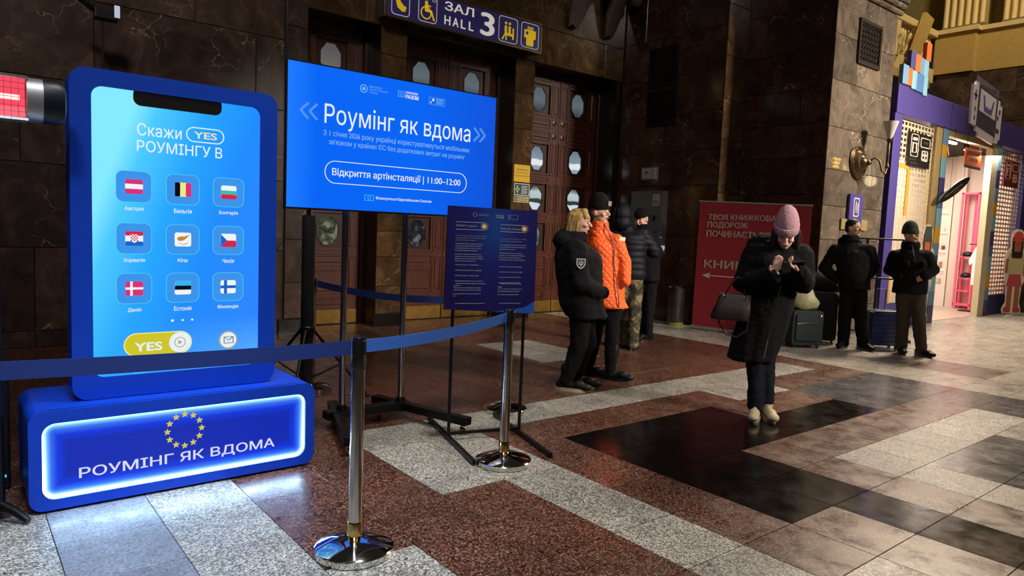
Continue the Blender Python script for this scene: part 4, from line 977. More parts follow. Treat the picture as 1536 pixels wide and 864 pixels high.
def perf(a, b, z0, z1, nx, nz, m, lower):
    p = G(); ax, az = (b - a) / nx, (z1 - z0) / nz; hw_, hz_ = ax * .33, az * .29
    # sheet made of horizontal and vertical bars with square openings, real depth
    for j in range(nz + 1):
        z = z0 + az * (j); lo, hi = max(z0, z - az / 2 + hz_), min(z1, z + az / 2 - hz_)
        p.cbox(FSH, a, b, lo, hi, -.034, -.030, .0005)
    for i in range(nx + 1):
        x = a + ax * i; lo, hi = max(a, x - ax / 2 + hw_), min(b, x + ax / 2 - hw_)
        for j in range(nz):
            zc2 = z0 + az * (j + .5); p.cbox(FSH, lo, hi, zc2 - hz_, zc2 + hz_, -.034, -.030, .0005)
    o = p.build('perforated_panel', m, shop); o['kind'] = 'stuff'; return o
perf(12.13, 13.60, .42, 3.46, 11, 34, CREAM, 0)
perf(16.95, 18.42, .42, 3.46, 9, 34, mat('pinkish_panel', '#d8b8a4', .5), 0)
# printed colour blocks on the first panel, proud slats
for (a, b, z0, z1, m_) in ((12.13, 12.34, .02, 1.15, CB[4]), (12.62, 12.72, 1.9, 2.7, CB[4]), (12.16, 12.60, 2.68, 2.76, CB[4])):
    G().cbox(FSH, a, b, z0, z1, -.019, -.012, .001).build('colour_strip', m_, shop)
G().cbox(FSH, 12.13, 13.6, 0, .42, -.05, -.01, .004).build('kick_board', PURP, shop)
G().cbox(FSH, 16.95, 18.42, 0, .42, -.05, -.01, .004).build('kick_board', DPURP, shop)
G().cbox(FSH, 13.60, 13.86, 0, 3.51, -.10, .02, .004).build('door_post', OAK, shop)
G().cbox(FSH, 16.42, 16.74, 0, 3.51, -.10, .02, .004).build('door_post', CREAM, shop)
G().cbox(FSH, 14.12, 16.42, 3.40, 3.51, -.10, .02, .004).build('door_header', OAK, shop)
for x0, x1 in ((13.87, 14.12), (16.75, 16.94)):
    z = 0; seq = [2, 5, 0, 2, 5, 4, 0, 1, 2, 0, 4, 5, 2, 0, 0, 1, 0]
    hs = [.33, .25, .3, .36, .22, .3]; q = 0
    while z < 3.5:
        h_ = min(hs[q % 6], 3.51 - z); G().cbox(FSH, x0, x1, z, z + h_, -.10, .03, .003).build('colour_block', CB[seq[(q + (3 if x0 > 15 else 0)) % len(seq)]], shop); z += h_; q += 1
# pixel blocks on the roof edge
for (a, b, z0, z1, ci) in ((11.9, 12.10, 3.97, 4.27, 5), (12.10, 12.25, 3.97, 4.25, 3), (12.25, 12.42, 3.94, 4.23, 0), (12.15, 12.33, 4.25, 4.53, 2), (12.33, 12.52, 4.23, 4.5, 3), (12.52, 12.66, 4.22, 4.48, 5),
                            (12.66, 12.84, 4.2, 4.47, 0), (12.42, 12.70, 3.93, 4.22, 1), (12.70, 12.86, 3.90, 4.2, 0), (12.72, 12.9, 4.47, 4.76, 3), (18.25, 18.42, 3.75, 4.1, 0)):
    G().cbox(FSH, a, b, z0, z1, .02, .09, .004).build('colour_block', CB[ci], shop)
def pixel_sign(lab, a, b, z0, z1, base, ink):
    t = thing('shop_sign', lab, 'sign', ((a + b) / 2, YS, z0), 0)
    G().cbox(FSH, a, b, z0, z1, -.012, .012, .002).build('board', base, t)
    w_, h_ = b - a, z1 - z0
    G().ring(FSH, rrect(a + .07 * w_, a + .42 * w_, z0 + .28 * h_, z0 + .95 * h_, .05), rrect(a + .10 * w_, a + .39 * w_, z0 + .30 * h_, z0 + .93 * h_, .04), .012, .016).build('portrait_border', ink, t)
    G().poly(FSH, rect(a + .14 * w_, a + .35 * w_, z0 + .40 * h_, z0 + .70 * h_), .012, .016).build('portrait_field', ink, t)
    G().poly(FSH, circ(a + .245 * w_, z0 + .60 * h_, .05 * w_, 10), .016, .018).poly(FSH, rect(a + .19 * w_, a + .30 * w_, z0 + .42 * h_, z0 + .54 * h_), .016, .018).build('portrait_figure', base, t)
    G().poly(FSH, rect(a + .14 * w_, a + .35 * w_, z0 + .76 * h_, z0 + .85 * h_), .012, .016).build('plate', ink, t)
    G().ring(FSH, rrect(a + .50 * w_, a + .95 * w_, z0 + .60 * h_, z0 + .90 * h_, .04), rrect(a + .53 * w_, a + .92 * w_, z0 + .63 * h_, z0 + .87 * h_, .03), .012, .016).build('button_border', ink, t)
    txt('top' if ink is INKW else 'кава', FSH, (a + .62 * w_, a + .84 * w_, z0 + .70 * h_, z0 + .80 * h_), ink, t, d=.018, bold=.02)
    G().poly(FSH, rrect(a + .58 * w_, a + .88 * w_, z0 + .2 * h_, z0 + .52 * h_, .04), .012, .016).build('symbol_plate', ink, t)
    g = G()
    for u_, v_ in ((.64, .42), (.76, .42), (.64, .28), (.76, .28)): g.poly(FSH, rect(a + u_ * w_, a + (u_ + .06) * w_, z0 + v_ * h_, z0 + (v_ + .07) * h_), .016, .018)
    g.build('symbol_figure', base, t)
    txt('книги', FSH, (a + .07 * w_, a + .35 * w_, z0 + .17 * h_, z0 + .23 * h_), ink, t, d=.016, bold=.02); txt('подарунки', FSH, (a + .1 * w_, a + .42 * w_, z0 + .05 * h_, z0 + .12 * h_), ink, t, d=.016, bold=.02)
INKW = mat('sign_cream_ink', '#cfc6b8', .5)
pixel_sign('black framed icon sign high on the left perforated shop panel', 12.53, 13.42, 2.74, 3.30, mat('sign_black', '#1c1614', .4), INKW)
pixel_sign('dark red icon sign high on the right perforated shop panel', 17.25, 18.15, 2.72, 3.27, mat('sign_maroon', '#6e1f22', .4), mat('sign_pink_ink', '#d8a8a0', .5))
# console-shaped emblem
t = thing('console_emblem', 'large grey pixelated handheld console emblem mounted on the purple fascia', 'sign', (15.6, 5.05, 3.7), 0)
FE = Fr((15.62, 5.07, 4.06), 0)
EW, ED, EG = mat('emblem_white', '#e2dcea', .5), mat('emblem_dark', '#4a4458', .5), mat('emblem_grey', '#6f6878', .5)
sk = lambda pts: [(u + .0 * v, v - .10 * u) for u, v in pts]
G().poly(FE, sk(rect(-.55, .62, -.05, .50)), -.02, .0).build('top_plate', EG, t)
txt('НОВА КНИГАРНЯ', FE, (-.4, .5, .36, .42), mat('emblem_red', '#b85a68', .5), t, d=.002, bold=.02)
G().poly(FE, sk([(-.80, -.42), (-.80, .28), (-.68, .28), (-.68, .36), (-.52, .36), (-.52, -.30), (.52, -.30), (.52, .30), (.66, .30), (.66, .22), (.80, .22), (.80, -.42), (.70, -.42), (.70, -.50), (.52, -.50), (.52, -.40), (.44, -.40), (.44, -.58), (-.36, -.58), (-.36, -.50), (-.50, -.50), (-.50, -.42)]), -.01, .03).build('shell', EW, t)
G().poly(FE, sk(rect(-.52, .52, -.42, .34)), .0, .035).build('bezel', ED, t)
G().poly(FE, sk(rect(-.44, .42, -.12, .28)), .035, .038).build('display', EW, t)
G().poly(FE, sk([(-.3, .2), (-.22, .2), (-.14, 0), (-.05, .04), (0, -.02), (.06, .04), (.14, 0), (.24, .2), (.31, .2), (.2, -.08), (-.2, -.08)]), .038, .041).build('purple_shape', mat('emblem_purple', '#6a58a8', .5), t)
g = G().poly(FE, sk(rect(-.68, -.64, .02, .2)), .03, .036).poly(FE, sk(rect(-.74, -.58, .09, .13)), .03, .036).poly(FE, sk(rect(-.66, -.62, -.18, -.1)), .03, .036).poly(FE, sk(rect(-.66, -.62, -.34, -.26)), .03, .036)
g.poly(FE, sk(rect(.62, .70, .05, .13)), .03, .036).poly(FE, sk(rect(.55, .62, -.08, 0)), .03, .036).poly(FE, sk(rect(.54, .70, -.32, -.24)), .03, .036); g.build('buttons', ED, t)
# orange hanging sign in the door, with cords
t = thing('hanging_sign', 'orange sign board hanging in the shop doorway', 'sign', (15.45, YS, 2.97))
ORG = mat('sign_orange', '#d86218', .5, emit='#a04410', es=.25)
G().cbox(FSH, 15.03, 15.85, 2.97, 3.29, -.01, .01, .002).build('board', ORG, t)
G().cbox(FSH, 15.05, 15.86, 2.92, 2.97, -.01, .01, .001).build('lower_edge', mat('sign_edge', '#3c3a55', .5), t)
txt('БЕЗКОШТОВНА', FSH, (15.12, 15.76, 3.17, 3.24), INK, t, d=.012, bold=.02); txt('АБОНЕНТАМ', FSH, (15.24, 15.66, 3.05, 3.12), INK, t, d=.012, bold=.02)
for x in (15.1, 15.8): G().cyl((x, YS, 3.29), (x, YS, 3.42), .004, n=6).build('cord', BLACKM, t)
# interior fittings along the far side wall (faces -X)
FI = Fr((18.42, 0, 0), -90)
WG = mat('shelf_white', '#e6ddd0', .5); LIT = em('shelf_light', '#fff0dc', 1.8)
t = thing('wall_shelf_unit', 'white built-in shelf unit with lit shelves inside the shop, left in the doorway', 'shelf', tuple(FI.p(-6.65, 0, .1)))
G().ring(FI, rect(-6.95, -6.43, .46, 2.75), rect(-6.90, -6.48, .51, 2.70), .0, .12).build('frame', WG, t)
G().cbox(FI, -6.95, -6.43, 0, .46, 0, .12, .004).build('base', WG, t)
G().poly(FI, rect(-6.9, -6.48, .5, 2.7), .0, .01).build('back', WG, t)
for z in (.86, 1.30, 1.74, 2.2):
    s_ = G().cbox(FI, -6.9, -6.48, z, z + .025, .01, .115, .003).build('shelf', WG, t)
    G().cbox(FI, -6.88, -6.5, z - .012, z, .02, .10, .001).build('light_strip', LIT, s_)
for q, (u_, z, w_, h_, c_) in enumerate(((-6.85, .885, .07, .12, '#c8b8a8'), (-6.74, .885, .09, .09, '#e8e0d4'), (-6.62, .885, .05, .16, '#b09080'), (-6.86, 1.325, .05, .14, '#a02c2c'), (-6.72, 1.325, .05, .14, '#a02c2c'), (-6.6, 1.325, .07, .10, '#8a4a3c'),
                                          (-6.85, 1.765, .10, .07, '#f0e8dc'), (-6.68, 1.765, .12, .08, '#efe6da'), (-6.84, .515, .1, .12, '#d8cfc0'), (-6.66, .515, .1, .14, '#cfc4b4'))):
    nm = ['souvenir_box', 'souvenir_mug'][q % 2]
    o = G()
    if q % 2: o.lathe(FI.p(u_ + w_ / 2, z, .062), [(0, 0), (w_ * .42, 0), (w_ * .5, h_ * .1), (w_ * .5, h_), (w_ * .42, h_), (w_ * .4, .02), (0, .02)], 14)
    else: o.cbox(FI, u_, u_ + w_, z, z + h_, .03, .10, .006)
    o = o.build(nm, mat('souvenir%d' % q, c_, .5), smooth=40)
    tag(o, ['pale', 'white', 'brown', 'first red', 'second red', 'rust coloured', 'cream', 'wide ivory', 'beige', 'sand coloured'][q] + ' souvenir on the ' + ['lowest', 'lowest', 'lowest', 'middle', 'middle', 'middle', 'upper', 'upper', 'bottom', 'bottom'][q] + ' lit shelf inside the shop, ' + ['left end', 'middle', 'right end', 'left', 'centre', 'right end', 'left', 'right', 'left', 'right'][q], 'souvenir', 'souvenirs on the lit shelves')
t = thing('white_column', 'white square column inside the shop beside the shelf unit', 'column', tuple(FI.p(-6.28, 0, .15)))
G().cbox(FI, -6.40, -6.17, 0, 3.5, 0, .14, .004).build('shaft', IW, t)
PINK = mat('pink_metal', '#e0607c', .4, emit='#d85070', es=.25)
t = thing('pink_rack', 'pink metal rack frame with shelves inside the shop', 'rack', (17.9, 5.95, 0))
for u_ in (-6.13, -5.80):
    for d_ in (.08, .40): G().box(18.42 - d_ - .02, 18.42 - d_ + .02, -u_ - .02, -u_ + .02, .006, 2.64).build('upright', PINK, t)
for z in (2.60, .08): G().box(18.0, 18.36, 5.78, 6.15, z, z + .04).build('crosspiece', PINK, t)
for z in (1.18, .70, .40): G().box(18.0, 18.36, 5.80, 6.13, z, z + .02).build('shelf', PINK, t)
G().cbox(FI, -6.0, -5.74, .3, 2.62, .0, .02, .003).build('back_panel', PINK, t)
for z, l_ in ((1.20, 'black cap on the upper shelf of the pink rack'), (.72, 'black cap on the middle shelf of the pink rack')):
    t = thing('folded_hat', l_, 'cap', (18.15, 5.97, z), 0)
    G().ell((18.18, 5.97, z + .045), (.11, .12, .07)).build('crown', BLACKP, t, smooth=60); G().box(17.98, 18.1, 5.90, 6.04, z + .004, z + .016).build('peak', BLACKP, t, bev=.004)
t = thing('clothes_stand', 'white T-shirt hanging on a black clothes stand in the shop doorway', 'clothes stand', (17.5, 5.55, 0))
G().cyl((17.5, 5.55, .02), (17.5, 5.55, 1.50), .02, n=10).build('pole', BLACKM, t); G().box(17.35, 17.65, 5.50, 5.80, .006, .03).build('base', BLACKM, t); G().cyl((17.5, 5.40, 1.48), (17.5, 5.74, 1.48), .012, n=8).build('arm', BLACKM, t)
t = thing('white_tshirt', 'white T-shirt hanging from the black stand beside the pink rack', 'shirt', (17.45, 5.58, .55))
g = G(); fr = Fr((17.44, 5.50, 0), -90); fr.U = fr.U * .62
g.poly(fr, [(-.20, .60), (.20, .58), (.19, 1.05), (.30, 1.0), (.32, 1.12), (.13, 1.42), (.05, 1.40), (-.05, 1.40), (-.13, 1.42), (-.32, 1.12), (-.28, 1.02), (-.19, 1.08)], -.03, .03)
g.build('fabric', mat('white_cotton', '#e4e4e6', .8), t)
t = thing('hanging_board', 'dark oval surfboard-like panel hung at a slant in the shop doorway', 'decoration', (14.25, 5.05, 2.4))
fr = Fr((14.27, 5.02, 2.445)); pts = []
for q in range(28):
    a = 2 * pi * q / 28; x, y = .70 * cos(a), .095 * sin(a); c_, s_ = cos(.37), sin(.37); pts.append((x * c_ - y * s_, x * s_ + y * c_))
G().poly(fr, pts, 0, .03).build('board', mat('dark_olive_board', '#16130c', .5), t)
for u_ in (-.2, .4): G().cyl(fr.p(u_, .39 * u_ + .03, .015), fr.p(u_, 1.075, .015), .003, n=6).build('cord', BLACKM, t)
bars(fr, [(-.45, -.17, .3, .12, .008), (-.1, -.08, .25, .04, .006)], mat('board_line', '#8a7c58', .5), t, 'inlay', .033)
t = thing('ceiling_tube', 'white linear lamp under the black shop ceiling', 'lamp', (15.2, 5.6, 3.42))
G().box(14.3, 15.6, 5.50, 5.56, 3.42, 3.46).build('tube', em('tube_light', '#fff4e4', 3.0), t); G().box(14.3, 15.6, 5.49, 5.57, 3.46, 3.5).build('housing', BLACKM, t)
t = thing('track_spot', 'black cylindrical spot under the shop ceiling beside the orange sign', 'lamp', (14.7, 5.5, 3.3)); G().cyl((14.75, 5.45, 3.42), (14.85, 5.42, 3.12), .07, .06, 14).build('body', BLACKM, t, smooth=40); G().cyl((14.74, 5.45, 3.42), (14.74, 5.45, 3.5), .015).build('stem', BLACKM, t)
t = thing('ceiling_downlight', 'small bright downlight above the orange sign', 'lamp', (16.0, 5.5, 3.3)); G().cyl((15.95, 5.45, 3.36), (15.95, 5.45, 3.5), .05, n=14).build('body', BLACKM, t); G().ell((15.95, 5.45, 3.35), (.045, .045, .02)).build('bulb', em('bulb', '#fff4e0', 4.0), t)
# cut-out figures standing by the shop front
def cutout(lab, fr, s_, cols, kind):
    t = thing('cardboard_figure', lab, 'standee', tuple(fr.p(0, 0, 0)), 0)
    fr.U = fr.U * s_[0]; fr.V = fr.V * s_[1]; W_, H_, Hr, Sk, Sh, Sr, Bt = [mat('cut_' + c.strip('#'), c, .6) for c in cols]
    out = [(-.22, .05), (.22, .05), (.22, .14), (.17, .28), (.19, .62), (.26, .80), (.27, 1.1), (.24, 1.36), (.14, 1.45), (.17, 1.6), (.15, 1.75), (.06, 1.83), (-.06, 1.83), (-.15, 1.75), (-.17, 1.6), (-.13, 1.45), (-.24, 1.36), (-.29, 1.1), (-.24, .82), (-.18, .62), (-.16, .28), (-.24, .14)]
    G().poly(fr, out, -.012, .0).build('backing', W_, t)
    def P_(n, pts, m, d=.004): G().poly(fr, pts, 0, d).build(n, m, t)
    P_('boots', rrect(-.2, -.03, .07, .18, .03), Bt); P_('boots', rrect(.03, .2, .07, .18, .03), Bt)
    P_('legs', rect(-.15, -.03, .18, .66), Sk if kind else Sr); P_('legs', rect(.03, .15, .18, .66), Sk if kind else Sr)
    P_('skirt' if kind else 'coat_tail', [(-.19, .62), (.19, .62), (.14, .88), (-.14, .88)], Sr, .005)
    P_('shirt', [(-.17, .88), (.17, .88), (.24, 1.2), (.13, 1.36), (-.13, 1.36), (-.24, 1.2)], Sh, .006)
    P_('arm', [(-.24, 1.2), (-.18, 1.2), (-.19, .9), (-.25, .92)], Sk, .007); P_('arm', [(.18, 1.2), (.24, 1.2), (.25, .84), (.19, .86)], Sk, .007)
    P_('hair', rrect(-.13, .13, 1.22, 1.68, .05), Hr, .008); P_('face', rrect(-.08, .08, 1.36, 1.6, .04), Sk, .010)
    if kind: P_('cap', circ(0, 1.68, .11, 16), H_, .012); P_('cap', circ(0, 1.60, .12, 16, .035), H_, .013)
    else: P_('hat', [(-.14, 1.52), (.14, 1.52), (.10, 1.80), (-.08, 1.80)], H_, .012)
    bars(fr, [(-.05, 1.5, -.02, 1.5, .01), (.02, 1.5, .05, 1.5, .01)], Hr, t, 'eyes', .013)
    G().box(*[v for p in [(fr.p(-.3, 0, .15), fr.p(.3, 0, -.15))] for v in (min(p[0].x, p[1].x), max(p[0].x, p[1].x), min(p[0].y, p[1].y), max(p[0].y, p[1].y))], .0, .02).build('foot_plate', WHITEP, t)
cutout('cardboard girl figure in orange cap, pale shirt and red skirt by the right shop panel', Fr((17.62, 4.88, 0), -30), (1, 1), ['#d8d0c4', '#c2483c', '#2a1812', '#9c5c38', '#b8aa80', '#b04650', '#a83c44'], 1)
cutout('cardboard figure in dark green hat and red coat behind the man in the green beanie', Fr((13.27, 5.00, 0), -30), (.60, .97), ['#cfc6b4', '#33352a', '#2a1812', '#c8622c', '#b02c24', '#5f8cc0', '#3a3038'], 0)

# ------------------------------------------------------------------ balcony and end wall of the hall
PLAS = mat('ochre_plaster', '#b4934e', .7, var=.08); PLASL = mat('light_ochre_plaster', '#d8bd84', .6, var=.05); OLIVE = mat('olive_plaster', '#7a6a3c', .8, var=.1)
we = struct(G().box(18.82, 19.4, 3.2, 7.25, 0, 5.5).build('wall_end', JOINT))
FE2 = Fr((18.82, 0, 0), -90)
wallface(we, FE2, -7.2, -3.2, [0, .8, 1.6, 2.3, 3.0, 3.6, 4.3, 4.95, 5.48], 1.1, MARB, .02)
G().box(18.70, 18.82, 6.40, 7.24, 3.9, 5.48).build('marble_panel', MARB, we)
up = struct(G().box(18.8, 19.4, -6, 7.25, 5.5, 6.42).box(18.62, 18.8, 6.40, 7.25, 5.5, 6.42).build('wall_upper', PLAS))
G().box(18.55, 19.4, 6.33, 7.3, 6.42, 6.52).box(18.73, 19.4, -6, 6.36, 6.42, 6.52).build('cornice', PLASL, up)
struct(G().box(19.42, 19.7, -6, 9.2, 6.5, 11).box(11, 19.6, 9.0, 9.3, 3.6, 11).build('wall_gallery', OLIVE))
for k_, (y0, y1, base) in enumerate(((6.35, 7.28, 6.66), (4.2, 6.02, 6.62))):
    t = thing('fluted_pilaster', ['fluted golden pilaster above the balcony corner', 'fluted golden pilaster at the right edge above the end wall'][k_], 'pilaster', (19.1, (y0 + y1) / 2, 6.52))
    G().box(18.95, 19.3, y0 + .02, y1 - .02, 6.525, base).build('base', OLIVE, t); n_ = int((y1 - y0) / .15); dy = (y1 - y0) / n_
    G().box(19.0, 19.3, y0 + .04, y1 - .04, base, 10).build('shaft', PLAS, t)
    for q in range(n_): G().cyl((19.0, y0 + dy * (q + .5), base), (19.0, y0 + dy * (q + .5), 10), dy * .36, n=12).build('flute', PLASL, t, smooth=60)
bal = thing('balustrade', 'ochre balcony balustrade with vase-shaped balusters above the shop', 'balustrade', (15.3, 7.25, 5.1))
G().box(11.7, 18.6, 7.18, 7.5, 6.36, 6.52).build('rail', PLASL, bal, bev=.02)
G().box(11.7, 18.6, 7.22, 7.5, 5.30, 5.62).build('band', PLASL, bal); G().box(11.7, 18.3, 7.16, 7.5, 5.12, 5.32).build('band', PLAS, bal, bev=.02)
G().box(16.0, 16.62, 7.2, 7.5, 5.6, 6.4).build('pedestal', PLASL, bal)
for q in range(14):
    x = 16.80 + q * .135 if q < 13 else 16.68
    G().lathe((x, 7.32, 5.62), [(0, 0), (.055, 0), (.055, .05), (.03, .07), (.06, .16), (.065, .24), (.04, .34), (.03, .37), (.045, .385), (.03, .40), (.04, .44), (.065, .53), (.058, .60), (.03, .68), (.055, .70), (.055, .75), (0, .75)], 12).build('baluster', PLASL, bal, smooth=50)
o = G().loft([[Vector((x, 7.05, z)) for x, z in ((16.85, 5.55), (17.32, 5.60), (17.95, 6.63), (17.5, 6.70))], [Vector((x, 7.13, z)) for x, z in ((16.85, 5.55), (17.32, 5.60), (17.95, 6.63), (17.5, 6.70))]]).build('leaning_board', PLAS); tag(o, 'plain ochre board leaning slantwise against the balcony balustrade', 'board')
t = thing('wrought_iron_arm', 'dark curled iron lamp arm in front of the balcony balustrade', 'lamp bracket', (16.6, 7.0, 5.7))
G().tube([(16.30, 7.0, 5.6), (16.45, 7.0, 5.75), (16.5, 7.0, 6.0), (16.7, 7.0, 6.1), (16.85, 7.0, 6.25), (16.8, 7.0, 6.05), (16.65, 7.0, 5.9)], .02, 8).build('scroll', BRASS, t); G().tube([(16.5, 7.0, 6.0), (16.42, 7.0, 6.15), (16.8, 7.18, 6.2)], .015, 8).build('arm', BRASS, t)

# wall lamp on the pier
t = thing('wall_sconce', 'brass wall lamp with round ribbed plate and frosted glass cone on the grey pier', 'wall lamp', (11.3 - .42, 5.09, 2.6))
AX = 10.66; AZ = 2.60; OB = mat('old_brass', '#4e4026', .36, .8)
G().lathe((AX, 5.09, AZ), [(0, 0), (.26, 0), (.27, .02), (.23, .05), (.20, .045), (.16, .09), (.11, .10), (.085, .14), (.045, .16), (0, .17)], 32, (0, -1, 0), .85, 1).build('wall_plate', OB, t, smooth=35)
for q in range(20):
    a = 2 * pi * q / 20; G().ell((AX + .205 * cos(a) * .9, 5.05, AZ + .235 * sin(a)), (.016, .013, .016), n=8, m=6).build('bead', OB, t, smooth=60)
G().tube([(AX, 4.95, AZ), (AX + .05, 4.85, AZ + .07), (AX + .10, 4.80, AZ + .02), (AX + .13, 4.77, AZ - .12), (AX + .19, 4.75, AZ - .16), (AX + .235, 4.75, AZ - .06)], .015, 10).build('arm', OB, t, smooth=50)
G().ell((AX + .02, 4.92, AZ), (.05, .04, .04)).build('boss', OB, t, smooth=60)
G().lathe((AX + .235, 4.75, AZ - .08), [(0, 0), (.02, .0), (.032, .03), (.02, .06), (.014, .08), (.018, .12), (.022, .36), (.016, .38), (.036, .41), (.04, .43), (.016, .45), (0, .45)], 16).build('candle_tube', OB, t, smooth=40)
G().lathe((AX + .24, 4.75, AZ + .36), [(0, 0), (.028, .0), (.045, .04), (.11, .25), (.104, .25), (.04, .05), (0, .04)], 20).build('glass_shade', mat('frosted_glass', '#b0aca2', .4), t, smooth=40)
# purple sign on the pier
F5c = Fr((0, 5.07, 0))
o = G().cbox(F5c, 10.45, 10.86, 1.62, 2.13, 0, .03, .002).build('pier_sign', mat('pier_sign_purple', '#40357c', .5)); tag(o, 'small purple sign on the marble pier behind the man in black', 'sign')
G().ring(F5c, rrect(10.57, 10.74, 1.80, 2.08, .03), rrect(10.585, 10.725, 1.815, 2.065, .02), .03, .034).build('icon_border', INKW, o)
bars(F5c, [(10.61, 1.85, 10.65, 2.03, .012), (10.65, 2.03, 10.68, 1.85, .012), (10.68, 1.85, 10.71, 2.0, .012)], INKW, o, 'icon', .034)
txt('зліва', F5c, (10.5, 10.66, 1.67, 1.73), INKW, o, d=.032, bold=.02); flat(F5c, [(10.74, 1.66), (10.82, 1.66), (10.78, 1.74)], INKW, o, 'arrow', .03, .034)
o = G().cbox(F5c, 10.28, 11.10, 1.60, 1.76, -.0, .01, .002).build('shelf_plate', mat('ochre_plate', '#8a7a4c', .5)); tag(o, 'ochre plate behind the small purple sign on the pier', 'sign')
# crowd barrier
t = thing('crowd_barrier', 'black tubular crowd barrier behind the two standing men', 'barrier', (11.0, 4.78, 0))
FBr = Fr((10.68, 4.84, 0), -62)
for u_, z1 in ((-.17, 1.49), (.0, 1.49), (.62, 1.49)): G().cyl(FBr.p(u_, .03, 0), FBr.p(u_, z1, 0), .018, n=10).build('post', BLACKM, t, smooth=40)
for z in (1.48, .90, .10): G().cyl(FBr.p(-.17, z, 0), FBr.p(.62, z, 0), .014, n=10).build('rail', BLACKM, t, smooth=40)
for u_ in (-.17, .62): G().cbox(FBr, u_ - .03, u_ + .03, 0, .035, -.22, .22, .004).build('foot', BLACKM, t)

# cafe sign across the hall, mirrored in the polished pier
t = thing('cafe_sign', 'golden lit cafe sign with a globe lamp across the hall', 'sign', (24.6, -2.0, 0))
FC = Fr((24.6, -1.9, 0), 180)
G().cbox(FC, -1.3, 1.3, 0, 4.6, -.2, 0, .01).build('wall_panel', mat('cafe_panel', '#15100c', .6), t)
txt('COFFEE', FC, (-1.1, 1.1, 3.92, 4.26), em('cafe_letters', '#ffcc30', 9), t, d=.05, bold=.03)
G().ell((25.6, -1.5, 3.6), (.2, .2, .2)).build('globe_lamp', em('globe', '#ffe0b0', 5.0), t, smooth=60)
# ------------------------------------------------------------------ luggage
def rounded_case(name, fr, w_, h_, dp, z0, m, parent, r=.05, bev=.02):
    g = G(); g.poly(fr, rrect(-w_ / 2, w_ / 2, z0, h_, r, 6), -dp / 2, dp / 2); return g.build(name, m, parent, bev=bev, smooth=50)
TEAL = mat('teal_fabric', '#142529', .7, noise_bump=.2, nscale=200); BLKF = mat('black_fabric', '#0c0d10', .8, noise_bump=.2, nscale=200)
fr = Fr((8.86, 4.76, 0), -35)
t = thing('teal_suitcase', 'dark teal soft suitcase with a plastic bag resting on top', 'suitcase', (8.86, 4.76, 0), -35)
rounded_case('body', fr, .42, .50, .26, .04, TEAL, t)
rounded_case('front_pocket', fr, .34, .46, .03, .10, TEAL, t, .04, .008).location += Vector((0, -.14, 0))
G().tube([fr.p(-.16, .33, .165), fr.p(0, .35, .17), fr.p(.16, .33, .165)], .003, 6).build('zip', STEEL, t)
for u_ in (-.16, .16):
    for d_ in (-.09, .09): G().lathe(fr.p(u_, .02, d_), [(0, -.012), (.02, -.012), (.02, .012), (0, .012)], 12, fr.U).cyl(fr.p(u_, .02, d_), fr.p(u_, .06, d_), .012).build('wheel', BLACKP, t)
G().ell(fr.p(.15, .43, .16), (.012, .012, .02)).build('tag', STEEL, t)
t = thing('plastic_bag', 'pale yellow-white plastic carrier bag slumped on the teal suitcase', 'bag', (8.86, 4.72, .50))
rg = []
fb = Fr((8.88, 4.755, 0), -55)
for z, a, b, dd in ((.505, -.14, .10, .07), (.53, -.20, .15, .10), (.60, -.205, .17, .11), (.68, -.20, .10, .09), (.76, -.15, .07, .07), (.84, -.08, .04, .045), (.90, -.03, .015, .02), (.925, -.01, .005, .008)):
    rg.append([fb.p((a + b) / 2 + (b - a) / 2 * cos(q) * (1 + .05 * sin(5 * q + z * 9)), z + .012 * sin(3 * q), dd * sin(q)) for q in [2 * pi * k / 28 for k in range(28)]])
G().loft(rg).build('film', mat('bag_film', '#a8a67c', .35, noise_bump=.8, nscale=14, var=.12), t, smooth=60)
fr = Fr((9.58, 4.88, 0), -62)
t = thing('black_suitcase', 'tall black suitcase behind the teal one carrying a duffel bag', 'suitcase', (9.58, 4.88, 0), -62)
rounded_case('body', fr, .38, .70, .26, .04, BLKF, t)
for u_ in (-.14, .14): G().lathe(fr.p(u_, .02, 0), [(0, -.012), (.02, -.012), (.02, .012), (0, .012)], 12, fr.U).cyl(fr.p(u_, .02, 0), fr.p(u_, .06, 0), .012).build('wheel', BLACKP, t)
t = thing('duffel_bag', 'black duffel bag lying on top of the tall black suitcase', 'bag', (9.58, 4.88, .70))
G().loft([[fr.p(u_, .835 + .125 * s_ * sin(q), .13 * s_ * cos(q)) for q in [2 * pi * k / 20 for k in range(20)]] for u_, s_ in ((-.27, .5), (-.25, .9), (-.12, 1), (.1, 1.03), (.22, .95), (.26, .6))]).build('body', BLKF, t, smooth=60)
G().tube([fr.p(-.1, .93, .05), fr.p(-.08, 1.0, .05), fr.p(.08, 1.0, .05), fr.p(.1, .93, .05)], .01, 8).build('handle', BLKF, t)
fr = Fr((9.90, 4.20, 0), -40)
NVY = mat('navy_shell', '#16264e', .35, coat=.3); YST = mat('olive_zip', '#6c6a4a', .5)
t = thing('blue_suitcase', 'ribbed navy hard-shell suitcase with olive zip band between the two men', 'suitcase', (9.90, 4.20, 0), -40)
rounded_case('body', fr, .40, .52, .27, .045, NVY, t, .06, .03)
for q in range(7):
    G().cbox(fr, -.17, .17, .10 + q * .058, .125 + q * .058, .13, .142, .004).build('rib', NVY, t)
G().ring(fr, rrect(-.203, .203, .042, .523, .06, 6), rrect(-.196, .196, .05, .515, .055, 6), -.06, -.03).build('zip_band', YST, t)
G().ring(fr, rrect(-.203, .203, .042, .523, .06, 6), rrect(-.196, .196, .05, .515, .055, 6), .02, .045).build('zip_band', YST, t)
